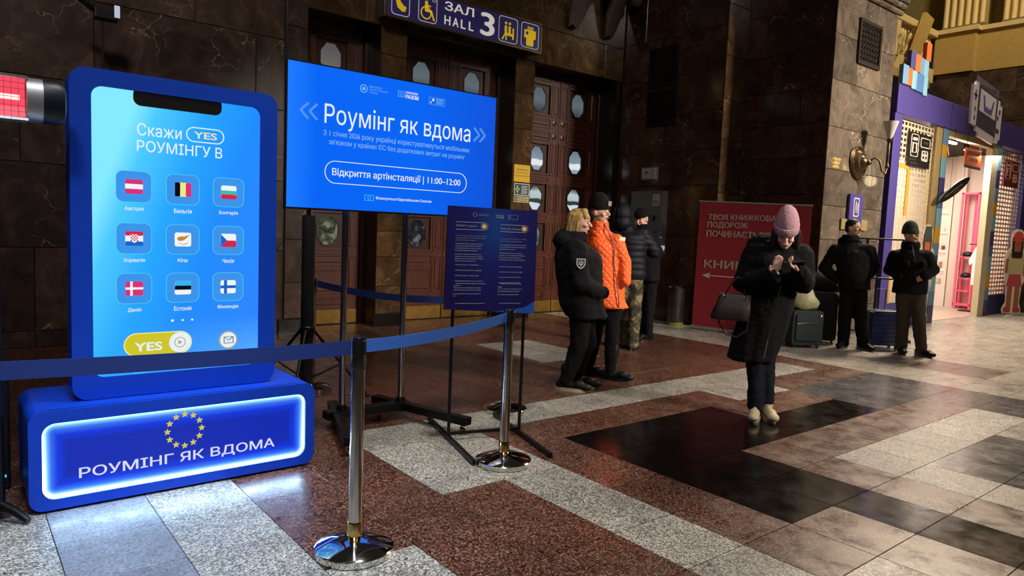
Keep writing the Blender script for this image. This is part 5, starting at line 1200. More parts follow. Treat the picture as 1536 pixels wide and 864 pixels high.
G().tube([fr.p(-.06, .50, -.09), fr.p(-.06, .80, -.09), fr.p(.06, .80, -.09), fr.p(.06, .50, -.09)], .009, 8).build('pull_handle', STEEL, t)
for u_ in (-.16, .16):
    for d_ in (-.09, .09): G().lathe(fr.p(u_, .025, d_), [(0, -.014), (.025, -.014), (.025, .014), (0, .014)], 14, fr.U).cyl(fr.p(u_, .02, d_), fr.p(u_, .07, d_), .012).build('wheel', mat('wheel_grey', '#4a4038', .5), t)

# ------------------------------------------------------------------ people
SKIN = mat('skin', '#d2a48e', .5); SKINP = mat('skin_lit', '#dcae9e', .5)
def fab(name, c, rough=.9, nb=.25, ns=120): return mat(name, c, rough, noise_bump=nb, nscale=ns, spec=.22)
def person(label, loc, rz, J, face, opt):
    """J: joints in the person's own frame (x right of picture, y away, z up)"""
    t = thing('person', label, 'person', (loc[0], loc[1], 0), rz)
    Wt = WM[t.name]; J = {k: Vector(v) for k, v in J.items()}
    for k in ('shN', 'shF'): J[k].z -= opt.get('slope', .02)
    dz = opt.get('dz', 0)
    def W(p): return Wt @ Vector(p)
    f = Vector(face).normalized(); up = Vector((0, 0, 1)); side = up.cross(f).normalized(); upf = f.cross(side)     # side = person's left
    hs = opt.get('hs', 1.0); hc = J['head']
    def H(s_, ff, uu): return hc + (side * s_ + f * ff + upf * uu) * hs
    R3 = Matrix((side, f, upf)).transposed()
    body_f = Vector(opt.get('body', (face[0], face[1], 0))).normalized(); bs = up.cross(body_f)
    RB = Matrix((bs, body_f, up)).transposed()
    Wr = Wt.to_3x3()
    # body: one continuous surface
    g = G()
    g.ell(W(H(0, 0, .018)), (.074 * hs, .092 * hs, .098 * hs), Wr @ R3); g.ell(W(H(0, .030, -.055)), (.052 * hs, .058 * hs, .058 * hs), Wr @ R3)
    g.ell(W(H(0, .068, -.088)), (.024 * hs, .02 * hs, .018 * hs), Wr @ R3)
    g.cap(W(H(0, .088, .012)), .009 * hs, W(H(0, .110, -.022)), .014 * hs); g.ell(W(H(0, .092, -.052)), (.024 * hs, .012 * hs, .010 * hs), Wr @ R3)
    for s_ in (-1, 1):
        g.ell(W(H(.075 * s_, -.005, -.01)), (.010, .022, .032), Wr @ R3); g.ell(W(H(.036 * s_, .070, -.022)), (.024 * hs, .02 * hs, .02 * hs), Wr @ R3)
    g.cap(W(J['neck']), .056, W(H(0, -.012, -.05)), .052)
    g.cap(W(J['chest']), .11, W(J['pelvis'] + Vector((0, 0, .06))), .075); g.cap(W(J['neck'] - Vector((0, 0, .05))), .06, W(J['chest']), .12)
    for S_ in 'NF':
        g.cap(W(J['sh' + S_]), .055, W(J['el' + S_]), .042); g.cap(W(J['el' + S_]), .042, W(J['ha' + S_]), .03); g.cap(W(J['chest'] + Vector((0, 0, .06))), .08, W(J['sh' + S_]), .055)
        g.cap(W(J['hi' + S_]), .06, W(J['kn' + S_]), .045); g.cap(W(J['kn' + S_]), .055, W(J['an' + S_]), .038)
        # hand
        d_ = (J['ha' + S_] - J['el' + S_]).normalized(); hd = Vector(opt.get('hd' + S_, d_)).normalized(); pn = Vector(opt.get('pn' + S_, (0, 1, 0))); pn = (pn - hd * pn.dot(hd)).normalized(); sd_ = hd.cross(pn)
        h0 = J['ha' + S_]; RH = Matrix((sd_, pn, hd)).transposed()
        g.ell(W(h0 + hd * .045), (.038, .017, .05), Wr @ RH)
        curl = opt.get('curl' + S_, .9)
        for q, (o_, ln) in enumerate(((-.028, .062), (-.010, .072), (.009, .068), (.027, .054))):
            b0 = h0 + hd * .08 + sd_ * o_; k1 = b0 + (hd * cos(curl * .5) + pn * sin(curl * .5)) * ln * .55; k2 = k1 + (hd * cos(curl * 1.5) + pn * sin(curl * 1.5)) * ln * .5
            g.cap(W(b0), .0095, W(k1), .009, 8); g.cap(W(k1), .009, W(k2), .0075, 8)
        ts = opt.get('thumb' + S_, 1); tb = h0 + hd * .02 + sd_ * -.03 * ts; t1 = tb + (hd * .6 - sd_ * .6 * ts + pn * .4).normalized() * .04; t2 = t1 + (hd * .9 + pn * .4).normalized() * .03
        g.cap(W(tb), .013, W(t1), .011, 8); g.cap(W(t1), .011, W(t2), .009, 8)
    g.build('body', opt.get('skin', SKIN), t, voxel=.0075, sm=3)
    # face details
    EYE = mat('eye_dark', '#140e0c', .3); LIP = mat('lips', '#8c4a44', .5); BRW = mat('brow', '#2c1d16', .8)
    for s_ in (-1, 1):
        G().ell(W(H(.031 * s_, .086, .004)), (.010 * hs, .005, .0045 * hs), Wr @ R3, 10, 7).build('eye', EYE, t, smooth=60)
        G().ell(W(H(.032 * s_, .091, .024)), (.017 * hs, .004, .0035), Wr @ R3, 10, 7).build('eyebrow', BRW, t, smooth=60)
    G().ell(W(H(0, .100, -.052)), (.021 * hs, .006, .006), Wr @ R3, 10, 7).build('mouth', LIP, t, smooth=60)
    # trousers
    tr = opt['trousers']; th, kr, ar = opt.get('legr', (.098, .072, .062)); g = G()
    for S_ in 'NF':
        an = J['an' + S_] + Vector((0, 0, .0)); g.cap(W(J['hi' + S_]), th, W(J['kn' + S_]), kr); g.cap(W(J['kn' + S_]), kr, W(an), ar)
    g.cap(W(J['hiN']), th, W(J['hiF']), th); g.ell(W(J['pelvis']), (.16, .125, .14), Wr @ RB)
    fo = lambda amp, sc: (lambda c: amp * noise.noise(Vector((c.x * sc, c.y * sc, c.z * sc * .55))) + amp * .5 * noise.noise(c * sc * 2.3))
    g.build('trousers', tr, t, voxel=.011, sm=4, disp=fo(.012, 11))
    # shoes
    for S_ in 'NF':
        an = J['an' + S_]; td = Vector(opt.get('toe' + S_, body_f)); td.z = 0; td.normalize(); sdv = Vector((0, 0, 1)).cross(td)
        tz = opt.get('lift' + S_, 0); z0 = tz
        RS = Matrix((sdv, td, Vector((0, 0, 1)))).transposed(); sh = G()
        base = Vector((an.x, an.y, 0)); L_ = opt.get('shoeL', .27)
        heel = base - td * .05; toe = base + td * (L_ - .10)
        sh.ell(W(heel + Vector((0, 0, z0 + .055))), (.042, .05, .04), Wr @ RS); sh.ell(W(toe + Vector((0, 0, z0 + .045))), (.046, .06, .032), Wr @ RS)
        sh.cap(W(heel + Vector((0, 0, z0 + .055))), .038, W(toe + Vector((0, 0, z0 + .046))), .034); sh.cap(W(base + Vector((0, 0, z0 + .07))), .042, W(Vector((an.x, an.y, z0 + opt.get('shaft', .12)))), opt.get('shaftr', .048))
        sh.ell(W(toe - td * .06 + Vector((0, 0, z0 + .06))), (.045, .06, .04), Wr @ RS); so = sh.build('shoe', opt['shoe'], t, voxel=.009, sm=3)
        ol = []
        for q in range(24):
            a = 2 * pi * q / 24; fx = sin(a) * .047; fy = cos(a); yy = (L_ * .5 + .005) * fy; ol.append(base + td * (L_ * .5 - .10 + yy) + sdv * fx * (1.05 if fy > 0 else .9))
        G().loft([[W(p + Vector((0, 0, z0 + .0))) for p in ol], [W(p + Vector((0, 0, z0 + .028))) for p in ol]]).build('sole', opt.get('sole', BLACKP), so, smooth=50)
    # coat
    cm = opt['coat']; g = G(); rings = []
    cw, cdp = opt.get('chestw', .205), opt.get('chestd', .135); hw_, hdp = opt.get('hemw', .2), opt.get('hemd', .15)
    ct, ch_, cp = J['neck'], J['chest'], J['pelvis']; hem = opt['hem']; hemc = Vector(opt.get('hemc', (cp.x, cp.y, 0)))
    shc = (J['shN'] + J['shF']) / 2
    spec = [(ct + Vector((0, 0, .01)), .062, .065), (Vector((ct.x, ct.y, ct.z - .045)), .10, .08), (Vector((shc.x, shc.y, shc.z + .01)), cw * .86, cdp * .8), (Vector(((shc.x + ch_.x) / 2, ch_.y, (shc.z + ch_.z) / 2)), cw * .98, cdp), (ch_, cw, cdp * 1.05)]
    m1 = ch_.lerp(cp, .5); spec += [(m1, opt.get('waistw', cw * .93), opt.get('waistd', cdp * 1.05))]
    if hem < cp.z - .05: spec += [(cp, (cw * .93 + hw_) / 2, (cdp + hdp) / 2)]
    spec += [(Vector((hemc.x, hemc.y, hem)), hw_, hdp)]
    for c_, a, b in spec: rings.append([W(c_ + bs * a * cos(q) + body_f * b * sin(q)) for q in [2 * pi * k / 28 for k in range(28)]])
    g.loft(rings)
    sr = opt.get('sleeve', (.082, .07, .056))
    for S_ in 'NF':
        g.cap(W(J['sh' + S_]), sr[0], W(J['el' + S_]), sr[1]); g.cap(W(J['el' + S_]), sr[1], W(J['ha' + S_] - (J['ha' + S_] - J['el' + S_]).normalized() * .015), sr[2])
        g.cap(W(ch_ + Vector((0, 0, .05))), .10, W(J['sh' + S_]), sr[0])
    col = opt.get('collar', .085)
    if col: g.lathe(W(J['neck'] - Vector((0, 0, .03))), [(0, 0), (col + .01, 0), (col, .075), (col - .014, .085), (0, .06)], 20)
    if 'hood' in opt:
        hx, hr = opt['hood']; g.ell(W(Vector(hx)), hr, Wr @ RB)
    g.build(opt.get('coatname', 'coat'), cm, t, voxel=.0115, sm=4, disp=opt.get('disp', fo(.014, 9)))
    return t, W, H, R3, Wr, J, f, side, upf, body_f, bs

BLKCOAT = fab('black_coat', '#0b0c10'); BLKT = fab('black_trousers', '#08080b'); NAVYC = fab('navy_puffer', '#0b0e18', .6)
def beanie(t, W, H, R3, Wr, m, top=.15, cuff=.02, r=.1, name='beanie', slouch=0, tall=0):
    g = G(); rings = []
    def ring(u, rr, ff=0): return [W(H(rr * .86 * cos(q), ff + rr * sin(q), u)) for q in [2 * pi * k / 24 for k in range(24)]]
    prof = [(cuff, r * 1.02), (cuff + (top - cuff) * .3, r * 1.04), (cuff + (top - cuff) * .5 + tall * .3, r * .99), (cuff + (top - cuff) * .7 + tall * .5, r * .86), (cuff + (top - cuff) * .86 + tall * .8, r * .64), (top - .008 + tall, r * .38), (top + tall, r * .10)]
    g.loft([ring(u, rr, -.012 - slouch * max(0, u - .08)) for u, rr in prof]); o = g.build(name, m, t, smooth=60)
    c = G(); c.loft([ring(cuff - .004, r * 1.06, -.008), ring(cuff + .0, r * 1.09, -.008), ring(cuff + .05, r * 1.09, -.01), ring(cuff + .056, r * 1.04, -.012)]); c.build('cuff', m, o, smooth=60)
    return o

PJ = {
"blonde":((4.33,4.47),-44.1,{"head": (0.015, 0.0, 1.495), "neck": (-0.014, 0.0, 1.365), "chest": (0.019, 0.0, 1.173), "pelvis": (0.068, 0.0, 0.779), "shN": (-0.003, -0.17, 1.27), "elN": (0.051, -0.23, 0.973), "haN": (0.217, -0.13, 0.887), "shF": (0.02, 0.17, 1.275), "elF": (0.121, 0.2, 0.944), "haF": (0.26, 0.1, 0.868), "hiN": (0.069, -0.09, 0.747), "knN": (0.063, -0.07, 0.402), "anN": (-0.028, -0.05, 0.093), "hiF": (0.094, 0.09, 0.741), "knF": (0.141, 0.1, 0.408), "anF": (0.064, 0.12, 0.137)}),
"orange":((4.93,4.62),-46.9,{"head": (-0.127, 0.0, 1.603), "neck": (-0.114, 0.02, 1.465), "chest": (-0.039, 0.02, 1.246), "pelvis": (-0.001, 0.02, 0.768), "shN": (0.045, -0.02, 1.355), "elN": (0.129, -0.02, 1.147), "haN": (0.152, -0.08, 0.95), "shF": (-0.162, 0.1, 1.386), "elF": (-0.187, 0.14, 1.106), "haF": (-0.111, 0.0, 0.924), "hiN": (0.051, 0.0, 0.74), "knN": (0.051, -0.03, 0.391), "anN": (0.062, 0.0, 0.062), "hiF": (-0.051, 0.12, 0.723), "knF": (-0.11, 0.14, 0.354), "anF": (-0.173, 0.16, 0.04)}),
"navy":((6.45,5.72),-48.4,{"head": (-0.109, 0.0, 1.625), "neck": (-0.078, 0.0, 1.49), "chest": (-0.012, 0.0, 1.292), "pelvis": (0.011, 0.0, 0.889), "shN": (0.132, 0.0, 1.418), "elN": (0.279, 0.03, 1.208), "haN": (0.179, 0.25, 1.239), "shF": (-0.184, 0.0, 1.389), "elF": (-0.219, 0.05, 1.119), "haF": (-0.135, 0.2, 0.994), "hiN": (0.076, 0.0, 0.868), "knN": (0.09, 0.0, 0.462), "anN": (0.088, 0.0, 0.069), "hiF": (-0.044, 0.0, 0.862), "knF": (-0.023, 0.08, 0.471), "anF": (-0.003, 0.12, 0.11)}),
"cop":((7.35,5.95),-51.0,{"head": (-0.3, 0.0, 1.61), "neck": (-0.267, 0.0, 1.489), "chest": (-0.202, 0.0, 1.263), "pelvis": (-0.198, 0.0, 0.876), "shN": (-0.107, 0.0, 1.408), "elN": (-0.042, -0.05, 1.184), "haN": (-0.112, -0.2, 1.236), "shF": (-0.334, 0.05, 1.416), "elF": (-0.37, 0.0, 1.15), "haF": (-0.242, -0.2, 1.144), "hiN": (-0.134, 0.0, 0.826), "knN": (-0.138, 0.0, 0.435), "anN": (-0.134, 0.0, 0.077), "hiF": (-0.247, 0.0, 0.82), "knF": (-0.245, 0.08, 0.438), "anF": (-0.225, 0.1, 0.075)}),
"woman":((5.02,3.05),-58.7,{"head": (0.133, -0.09, 1.47), "neck": (0.1, 0.0, 1.35), "chest": (0.074, 0.0, 1.228), "pelvis": (0.036, 0.02, 0.855), "shN": (0.263, 0.02, 1.316), "elN": (0.294, -0.06, 1.089), "haN": (0.239, -0.3, 1.199), "shF": (-0.089, 0.0, 1.309), "elF": (-0.146, -0.06, 1.06), "haF": (0.076, -0.3, 1.154), "hiN": (0.079, 0.0, 0.808), "knN": (0.065, 0.0, 0.434), "anN": (0.09, -0.02, 0.145), "hiF": (-0.01, 0.0, 0.801), "knF": (-0.018, -0.06, 0.408), "anF": (0.004, -0.08, 0.094)}),
"man0":((9.4,4.45),-64.7,{"head": (-0.011, 0.0, 1.605), "neck": (-0.032, 0.02, 1.463), "chest": (-0.0, 0.0, 1.252), "pelvis": (0.065, 0.0, 0.811), "shN": (0.189, 0.0, 1.368), "elN": (0.273, 0.08, 1.124), "haN": (0.191, 0.0, 0.927), "shF": (-0.201, 0.0, 1.348), "elF": (-0.329, 0.03, 1.052), "haF": (-0.136, -0.02, 0.905), "hiN": (0.132, 0.0, 0.762), "knN": (0.167, -0.02, 0.41), "anN": (0.215, 0.0, 0.09), "hiF": (-0.019, 0.0, 0.751), "knF": (-0.025, 0.0, 0.39), "anF": (-0.017, 0.0, 0.065)}),
"man1":((9.75,3.72),-69.1,{"head": (-0.149, 0.0, 1.545), "neck": (-0.139, 0.02, 1.408), "chest": (-0.108, 0.0, 1.204), "pelvis": (-0.099, 0.0, 0.807), "shN": (0.053, 0.0, 1.333), "elN": (0.138, 0.05, 1.106), "haN": (0.041, -0.12, 1.02), "shF": (-0.313, 0.0, 1.313), "elF": (-0.358, 0.05, 1.073), "haF": (-0.225, -0.12, 1.001), "hiN": (-0.016, 0.0, 0.796), "knN": (0.035, -0.04, 0.441), "anN": (0.086, -0.04, 0.083), "hiF": (-0.165, 0.0, 0.784), "knF": (-0.153, 0.0, 0.435), "anF": (-0.142, 0.0, 0.094)}),
}
def add_person(key, label, face, opt):
    loc, rz, J = PJ[key]; return person(label, loc, rz, J, face, opt)

# blonde woman in black parka, profile to the right
r = add_person('blonde', 'woman with short blonde hair in a long black parka, seen in profile', (1, -.25, -.12),
    dict(body=(1, -.25, 0), trousers=BLKT, shoe=fab('black_boot', '#0d0d0f', .5), sole=mat('cream_sole', '#9c9280', .6), coat=BLKCOAT, coatname='parka', hem=.66, hemw=.22, hemd=.19, chestw=.23, chestd=.20, waistd=.21, waistw=.23,
         sleeve=(.095, .085, .065), hood=((-.10, 0, 1.33), (.15, .11, .10)), legr=(.10, .08, .06), shaft=.2, shaftr=.06, toeN=(1, -.2, 0), toeF=(1, -.2, 0), collar=.10, hemc=(.13, 0, 0), hdN=(-.5, .75, -.3), hdF=(-.5, -.75, -.3)))
t, W, H, R3, Wr, J = r[:6]
HB = mat('blonde_hair', '#a3854f', .55, noise_bump=.8, nscale=90, var=.3)
g = G(); g.ell(W(H(0, -.018, .038)), (.083, .096, .082), Wr @ R3); g.ell(W(H(0, -.055, -.035)), (.078, .05, .075), Wr @ R3)
for s_ in (-1, 1):
    for q in range(4): g.cap(W(H(.066 * s_, .012 - .026 * q, .05)), .024, W(H((.076 - .004 * q) * s_, .004 - .028 * q, -.080 - .006 * q)), .014)
for q in range(5): g.cap(W(H(-.04 + .02 * q, .03, .105)), .02, W(H(-.055 + .026 * q, .084 - abs(q - 2) * .009, .045)), .012)
g.build('hair', HB, t, voxel=.006, sm=1, disp=lambda c: .003 * noise.noise(Vector((c.x * 60, c.y * 60, c.z * 12))))
PW = mat('patch_white', '#b9bcc2', .6)
def patch(W, p, nrm, size, parent):
    n_ = Vector(nrm).normalized(); u_ = Vector((0, 0, 1)).cross(n_).normalized(); v_ = n_.cross(u_); p = Vector(p)
    class Q: pass
    fr = Fr((0, 0, 0)); fr.o = W(p); R = (W(Vector((0, 0, 0))) * 0); 
    o0 = W(Vector((0, 0, 0))); fr.U = (W(u_) - o0); fr.V = (W(v_) - o0); fr.N = (W(n_) - o0)
    sh = [(-.5, .55), (-.5, -.1), (-.3, -.45), (0, -.62), (.3, -.45), (.5, -.1), (.5, .55)]
    sh = [(a * size, b * size) for a, b in sh]
    o = G().ring(fr, sh, [(a * .8, b * .8) for a, b in sh], -.004, .004).build('sleeve_patch', PW, parent)
    G().poly(fr, [(a * .8, b * .8) for a, b in sh], -.004, .002).build('patch_field', BLACKP, o)
    bars(fr, [(-.2 * size, .3 * size, -.2 * size, -.1 * size, .1 * size), (0, .35 * size, 0, -.35 * size, .1 * size), (.2 * size, .3 * size, .2 * size, -.1 * size, .1 * size), (-.2 * size, -.1 * size, .2 * size, -.1 * size, .1 * size)], PW, o, 'patch_symbol', .005)
patch(W, (.045, -.305, 1.145), (0, -1, .05), .075, t)

# woman in orange quilted jacket
def quilt(c):
    a = math.sin((c.x * .7 + c.y * .7 + c.z) * 62); b = math.sin((c.x * .7 + c.y * .7 - c.z) * 62)
    return .006 * (min(abs(a), 1) ** .5 + min(abs(b), 1) ** .5) * .5 + .008 * noise.noise(c * 8)
k = NT('orange_jacket'); k.b.inputs['Base Color'].default_value = lin('#ff6420'); k.b.inputs['Roughness'].default_value = .55
tc = k.n('ShaderNodeTexCoord').outputs['Object']; sp = k.n('ShaderNodeSeparateXYZ'); k.l(tc, sp.inputs[0]); hh = []
xy_ = k.math('ADD', k.math('MULTIPLY', sp.outputs[0], .9), k.math('MULTIPLY', sp.outputs[1], .5))
for sg_ in (1, -1): hh.append(k.math('POWER', k.math('ABSOLUTE', k.math('SINE', k.math('MULTIPLY', k.math('ADD', xy_, k.math('MULTIPLY', sp.outputs[2], sg_)), 50.0))), .5))
hq = k.math('MINIMUM', hh[0], hh[1]); k.bump(k.math('ADD', hq, k.math('MULTIPLY', k.noise(tc, 30, 3), .5)), .6, .012)
k.l(k.ramp(hq, [(0, lin('#d84a14')), (.3, lin('#ff6420'))]), k.b.inputs['Base Color']); ORJ = k.m
r = add_person('orange', 'woman in a bright orange quilted jacket and black beanie beside the blonde woman', (.86, -.5, -.02),
    dict(body=(.5, -.86, 0), trousers=BLKT, shoe=fab('dark_boot', '#12161a', .45), coat=ORJ, coatname='jacket', hem=.70, hemw=.175, hemd=.15, chestw=.17, chestd=.125, waistw=.165,
         sleeve=(.072, .062, .052), legr=(.085, .062, .058), shaft=.30, shaftr=.074, toeN=(1, -.35, 0), toeF=(.9, -.5, 0), shoeL=.28, disp=quilt, collar=.075, hemc=(.03, .03, 0), hdN=(-.6, .6, -.5), hdF=(.5, .6, -.5)))
t, W, H, R3, Wr, J, f_, s_, u_, bf, bs = r
o = beanie(t, W, H, R3, Wr, fab('black_knit', '#0c0b0d'), .18, .03, .100, tall=.01)
fr = Fr((0, 0, 0)); o0 = W(Vector((0, 0, 0))); fr.o = W(H(.0, .105, .075)); fr.U = -(W(s_) - o0); fr.V = W(u_) - o0; fr.N = W(f_) - o0
G().poly(fr, rrect(-.028, .028, -.016, .03, .006), .0, .006).build('badge', mat('beanie_badge', '#8c8480', .6), o)
G().tube([W(J['neck'] + bf * .085 + Vector((0, 0, .03))), W(J['chest'] + bf * .145 + Vector((0, 0, .06))), W(J['chest'] + bf * .15 - Vector((0, 0, .1))), W(Vector((.02, .02, .82)) + bf * .155), W(Vector((.03, .02, .72)) + bf * .15)], .006, 8).build('zip', mat('zip_grey', '#8a6a5c', .4, .3), t)
fr2 = Fr((0, 0, 0)); fr2.o = W(J['chest'] + bf * .142 + bs * .075 + Vector((0, 0, .11))); fr2.U = -(W(bs) - o0); fr2.V = Vector((0, 0, 1)); fr2.N = W(bf) - o0
G().cbox(fr2, -.035, .035, -.018, .018, -.01, .008, .002).build('name_tag', mat('tag_cream', '#d8cca0', .5), t)

# person in navy puffer and camouflage trousers, seen from behind
k = NT('camouflage'); tc = k.n('ShaderNodeTexCoord').outputs['Object']; nz = k.noise(tc, 9, 2, .5, 1.0)
k.l(k.ramp(nz, [(0, lin('#14120e')), (.42, lin('#2a2618')), (.5, lin('#474028')), (.58, lin('#6c6446'))], 'CONSTANT'), k.b.inputs['Base Color']); k.b.inputs['Roughness'].default_value = .85; CAMO = k.m
def puff(c): return .012 * abs(math.sin(c.z * 42)) ** .6 + .006 * noise.noise(c * 9)
r = add_person('navy', 'person seen from behind in a hooded navy puffer jacket and camouflage trousers', (.25, 1, .05),
    dict(body=(.25, 1, 0), trousers=CAMO, shoe=fab('brown_boot', '#3a3226', .7), coat=NAVYC, coatname='puffer_jacket', hem=.88, hemw=.19, hemd=.15, chestw=.20, chestd=.15, sleeve=(.09, .08, .06), legr=(.10, .085, .075), disp=puff,
         toeN=(.3, 1, 0), toeF=(.2, 1, 0), shaft=.16))
t, W, H, R3, Wr, J = r[:6]
g = G(); g.ell(W(H(0, -.03, .02)), (.115, .125, .135), Wr @ R3); g.ell(W(H(0, -.05, -.09)), (.12, .11, .10), Wr @ R3); g.build('hood', NAVYC, t, voxel=.01, sm=4, disp=lambda c: .008 * noise.noise(c * 12))

# officer behind
r = add_person('cop', 'person in dark uniform with sleeve patches and black cap, mostly hidden behind the navy puffer', (-.5, -.8, -.35),
    dict(body=(-.6, -.7, 0), trousers=BLKT, shoe=fab('black_boot', '#0d0d0f'), coat=fab('dark_uniform', '#090b11'), coatname='jacket', hem=.80, hemw=.19, hemd=.15, sleeve=(.08, .07, .055), hdN=(-1, -.3, .1), hdF=(-1, 0, .1)))
t, W, H, R3, Wr, J = r[:6]
beanie(t, W, H, R3, Wr, fab('black_knit', '#0c0b0d'), .15, .035, .10, 'cap')
patch(W, (J['shN'].x + .055, J['shN'].y - .06, J['shN'].z - .05), (.7, -.7, .1), .07, t); patch(W, (J['elN'].x + .03, J['elN'].y - .07, J['elN'].z + .05), (.6, -.8, .1), .06, t)

# woman with pink hat looking at her phone
FUR = fab('black_long_coat', '#08080a', .95, .6, 60)
r = add_person('woman', 'woman in a pink knit hat and long black coat looking down at her phone', (.05, -.88, -.55),
    dict(body=(.2, -1, 0), trousers=fab('dark_jeans', '#0a0e1a'), shoe=fab('cream_shoe', '#b3a487', .5), sole=mat('cream_sole2', '#8f8468', .6), coat=FUR, coatname='long_coat', hem=.45, hemw=.185, hemd=.17, chestw=.225, chestd=.165, waistw=.20, waistd=.16,
         sleeve=(.095, .085, .062), legr=(.085, .065, .06), hood=((.0, .10, 1.36), (.16, .11, .10)), hemc=(-.06, 0, 0), toeN=(.35, -1, 0), toeF=(-.05, -1, 0), collar=.11, shoeL=.25,
         hdN=(-.55, -.25, .35), pnN=(0, -.5, 1), curlN=1.1, hdF=(.10, -.2, 1), pnF=(.3, -1, 0), curlF=.25, skin=SKINP, disp=lambda c: .016 * noise.noise(Vector((c.x * 10, c.y * 10, c.z * 4))) + .006 * noise.noise(c * 40)))
t, W, H, R3, Wr, J, f_, s_, u_, bf, bs = r
PK = mat('pink_knit', '#b08a92', .9, noise_bump=.9, nscale=70, var=.08)
beanie(t, W, H, R3, Wr, PK, .175, .022, .100, 'pink_hat', .2, .035)
HD = mat('dark_hair', '#120e0e', .6)
g = G()
for q in (-1, 1): g.cap(W(H(.078 * q, .015, .02)), .028, W(H(.09 * q, .03, -.14)), .024)
g.ell(W(H(0, -.06, -.02)), (.09, .06, .11), Wr @ R3); g.build('hair', HD, t, voxel=.009, sm=2)
G().tube([W((.135, -.16, 1.2)), W((.10, -.19, .9)), W((.06, -.19, .65)), W((.04, -.185, .5))], .005, 8).build('zip', STEEL, t)
g = G(); c0_ = J['haF'] - (J['haF'] - J['elF']).normalized() * .03
g.cap(W(c0_), .052, W(J['haF'] - (J['haF'] - J['elF']).normalized() * .005), .05); g.build('pink_cuff', PK, t, voxel=.008, sm=2)
ph_o = W(J['haN'] + Vector((-.045, -.03, .045)))
t2 = thing('mobile_phone', 'black mobile phone held by the woman in the pink hat', 'phone', tuple(ph_o), -58.7)
fr = Fr((0, 0, 0)); fr.o = ph_o; o0 = W(Vector((0, 0, 0))); hx_ = (W(Vector((.97, 0, .12))) - o0).normalized(); ny_ = (W(Vector((0, .45, .9))) - o0).normalized(); ny_ = (ny_ - hx_ * ny_.dot(hx_)).normalized(); fr.U = hx_; fr.N = ny_; fr.V = ny_.cross(hx_)
G().poly(fr, rrect(-.075, .075, -.037, .037, .01), -.005, .004).build('body', BLACKP, t2, bev=.001); G().poly(fr, rrect(-.071, .071, -.033, .033, .008), .004, .0048).build('screen', em('phone_glow', '#e8c8c8', .5), t2)
# handbag on her forearm
t3 = thing('handbag', 'dark brown leather handbag hanging from the arm of the woman in the pink hat', 'handbag', tuple(W(Vector((-.23, -.08, .78)))), -58.7)
BRN = mat('brown_leather', '#20100d', .5, noise_bump=.2, nscale=80)
g = G(); rings = []
for z, x0, x1, d_ in ((.775, -.37, -.10, .075), (.80, -.38, -.095, .085), (.88, -.35, -.085, .07), (.96, -.325, -.08, .04), (.975, -.32, -.083, .03)):
    rings.append([W(Vector(((x0 + x1) / 2 + (x1 - x0) / 2 * max(-1, min(1, 1.25 * cos(q))), -.12 + d_ * max(-1, min(1, 1.3 * sin(q))), z + .12 * ((x1 + x0) / 2 - (x0 + x1) / 2)))) for q in [2 * pi * k / 28 for k in range(28)]])
g.loft(rings).build('body', BRN, t3, smooth=50)
for yy in (-.15, -.09):
    G().tube([W(Vector((-.28, yy, .965))), W(Vector((-.24, yy, 1.05))), W(Vector((-.19, yy, 1.115))), W(Vector((-.15, yy, 1.09))), W(Vector((-.13, yy, .965)))], .006, 8).build('handle', BRN, t3, smooth=60)
G().tube([W(Vector((-.345, -.12, .85))), W(Vector((-.31, -.14, .74))), W(Vector((-.25, -.15, .66))), W(Vector((-.17, -.15, .64))), W(Vector((-.10, -.15, .70))), W(Vector((-.085, -.13, .88)))], .007, 8).build('long_strap', BRN, t3, smooth=60)
for x in (-.28, -.13): G().ell(W(Vector((x, -.17, .955))), (.012, .008, .016)).build('clasp', STEEL, t3, smooth=60)

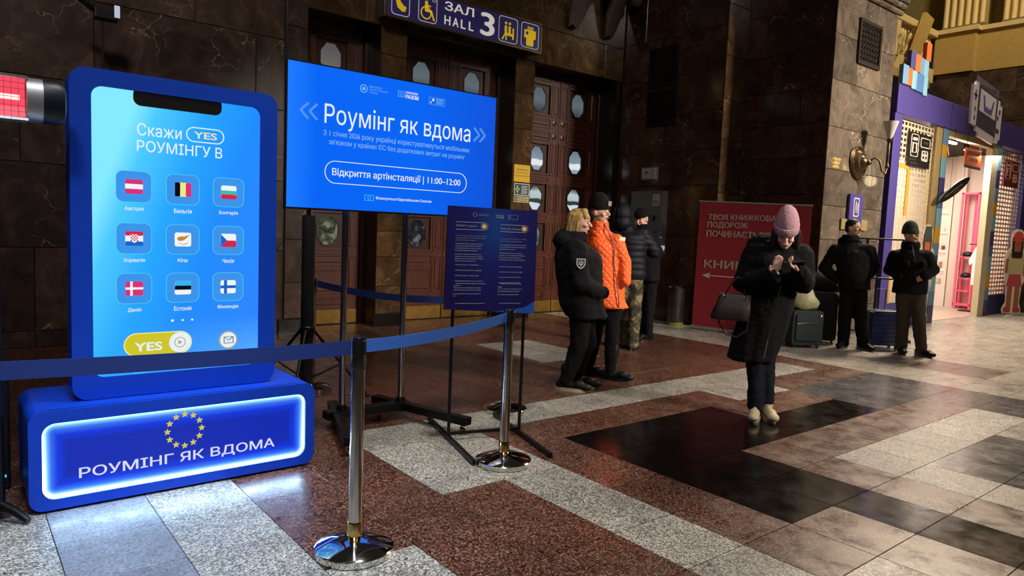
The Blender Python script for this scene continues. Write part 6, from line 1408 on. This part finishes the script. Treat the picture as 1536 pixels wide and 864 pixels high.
# two men by the barrier
def man_hair(r, m):
    t, W, H, R3, Wr = r[:5]; g = G(); g.ell(W(H(0, -.016, .045)), (.082, .096, .083), Wr @ R3); g.ell(W(H(0, -.05, 0)), (.078, .055, .075), Wr @ R3); g.build('hair', m, t, voxel=.008, sm=2)
r = add_person('man0', 'man with short dark hair in a black hooded jacket, head turned right', (.85, -.5, 0),
    dict(body=(.15, -1, 0), trousers=BLKT, shoe=fab('black_boot', '#0d0d0f'), sole=mat('grey_sole', '#5a5650', .6), coat=fab('black_jacket', '#0a0a0d'), coatname='jacket', hem=.80, hemw=.195, hemd=.16, chestw=.225, chestd=.15, waistw=.205, slope=.045, sleeve=(.084, .078, .064), legr=(.10, .085, .075),
         hood=((-.04, .10, 1.42), (.15, .09, .09)), toeN=(.6, -.8, 0), toeF=(-.3, -1, 0), collar=.105, hdF=(.6, .2, -.6), hdN=(-.5, .2, -.7)))
man_hair(r, HD)
r = add_person('man1', 'man in a green beanie, dark jacket and grey trousers with hands in pockets', (.75, -.65, .03),
    dict(body=(.2, -1, 0), trousers=fab('olive_grey_trousers', '#4c463c', .85), shoe=fab('brown_shoe', '#241d18', .5), sole=mat('grey_sole', '#5a5650'), coat=fab('charcoal_jacket', '#0d0d11'), coatname='jacket', hem=.79, hemw=.205, hemd=.16, chestw=.19, chestd=.145, waistw=.19, slope=.045, sleeve=(.078, .072, .06), legr=(.098, .08, .072),
         toeN=(.7, -.75, 0), toeF=(.2, -1, 0), collar=.10, hdN=(-.7, -.1, -.4), hdF=(.7, -.1, -.4)))
t, W, H, R3, Wr, J, f_, s_, u_, bf, bs = r
beanie(t, W, H, R3, Wr, mat('green_knit', '#2c3a22', .9, noise_bump=.5, nscale=80), .175, .012, .098, tall=.01)
for q in (-.085, .095): G().ell(W(J['chest'] + bf * .15 + bs * q - Vector((0, 0, .03))), (.04, .04, .05), Wr).build('chest_pocket', fab('charcoal_jacket', '#0d0d11'), t, smooth=60)
G().tube([W(J['neck'] + bf * .10), W(J['chest'] + bf * .155), W(J['pelvis'] + bf * .15)], .006, 8).build('zip', BLACKM, t)

for o in list(bpy.data.objects):
    if o.type == 'EMPTY' and not o.children: bpy.data.objects.remove(o)
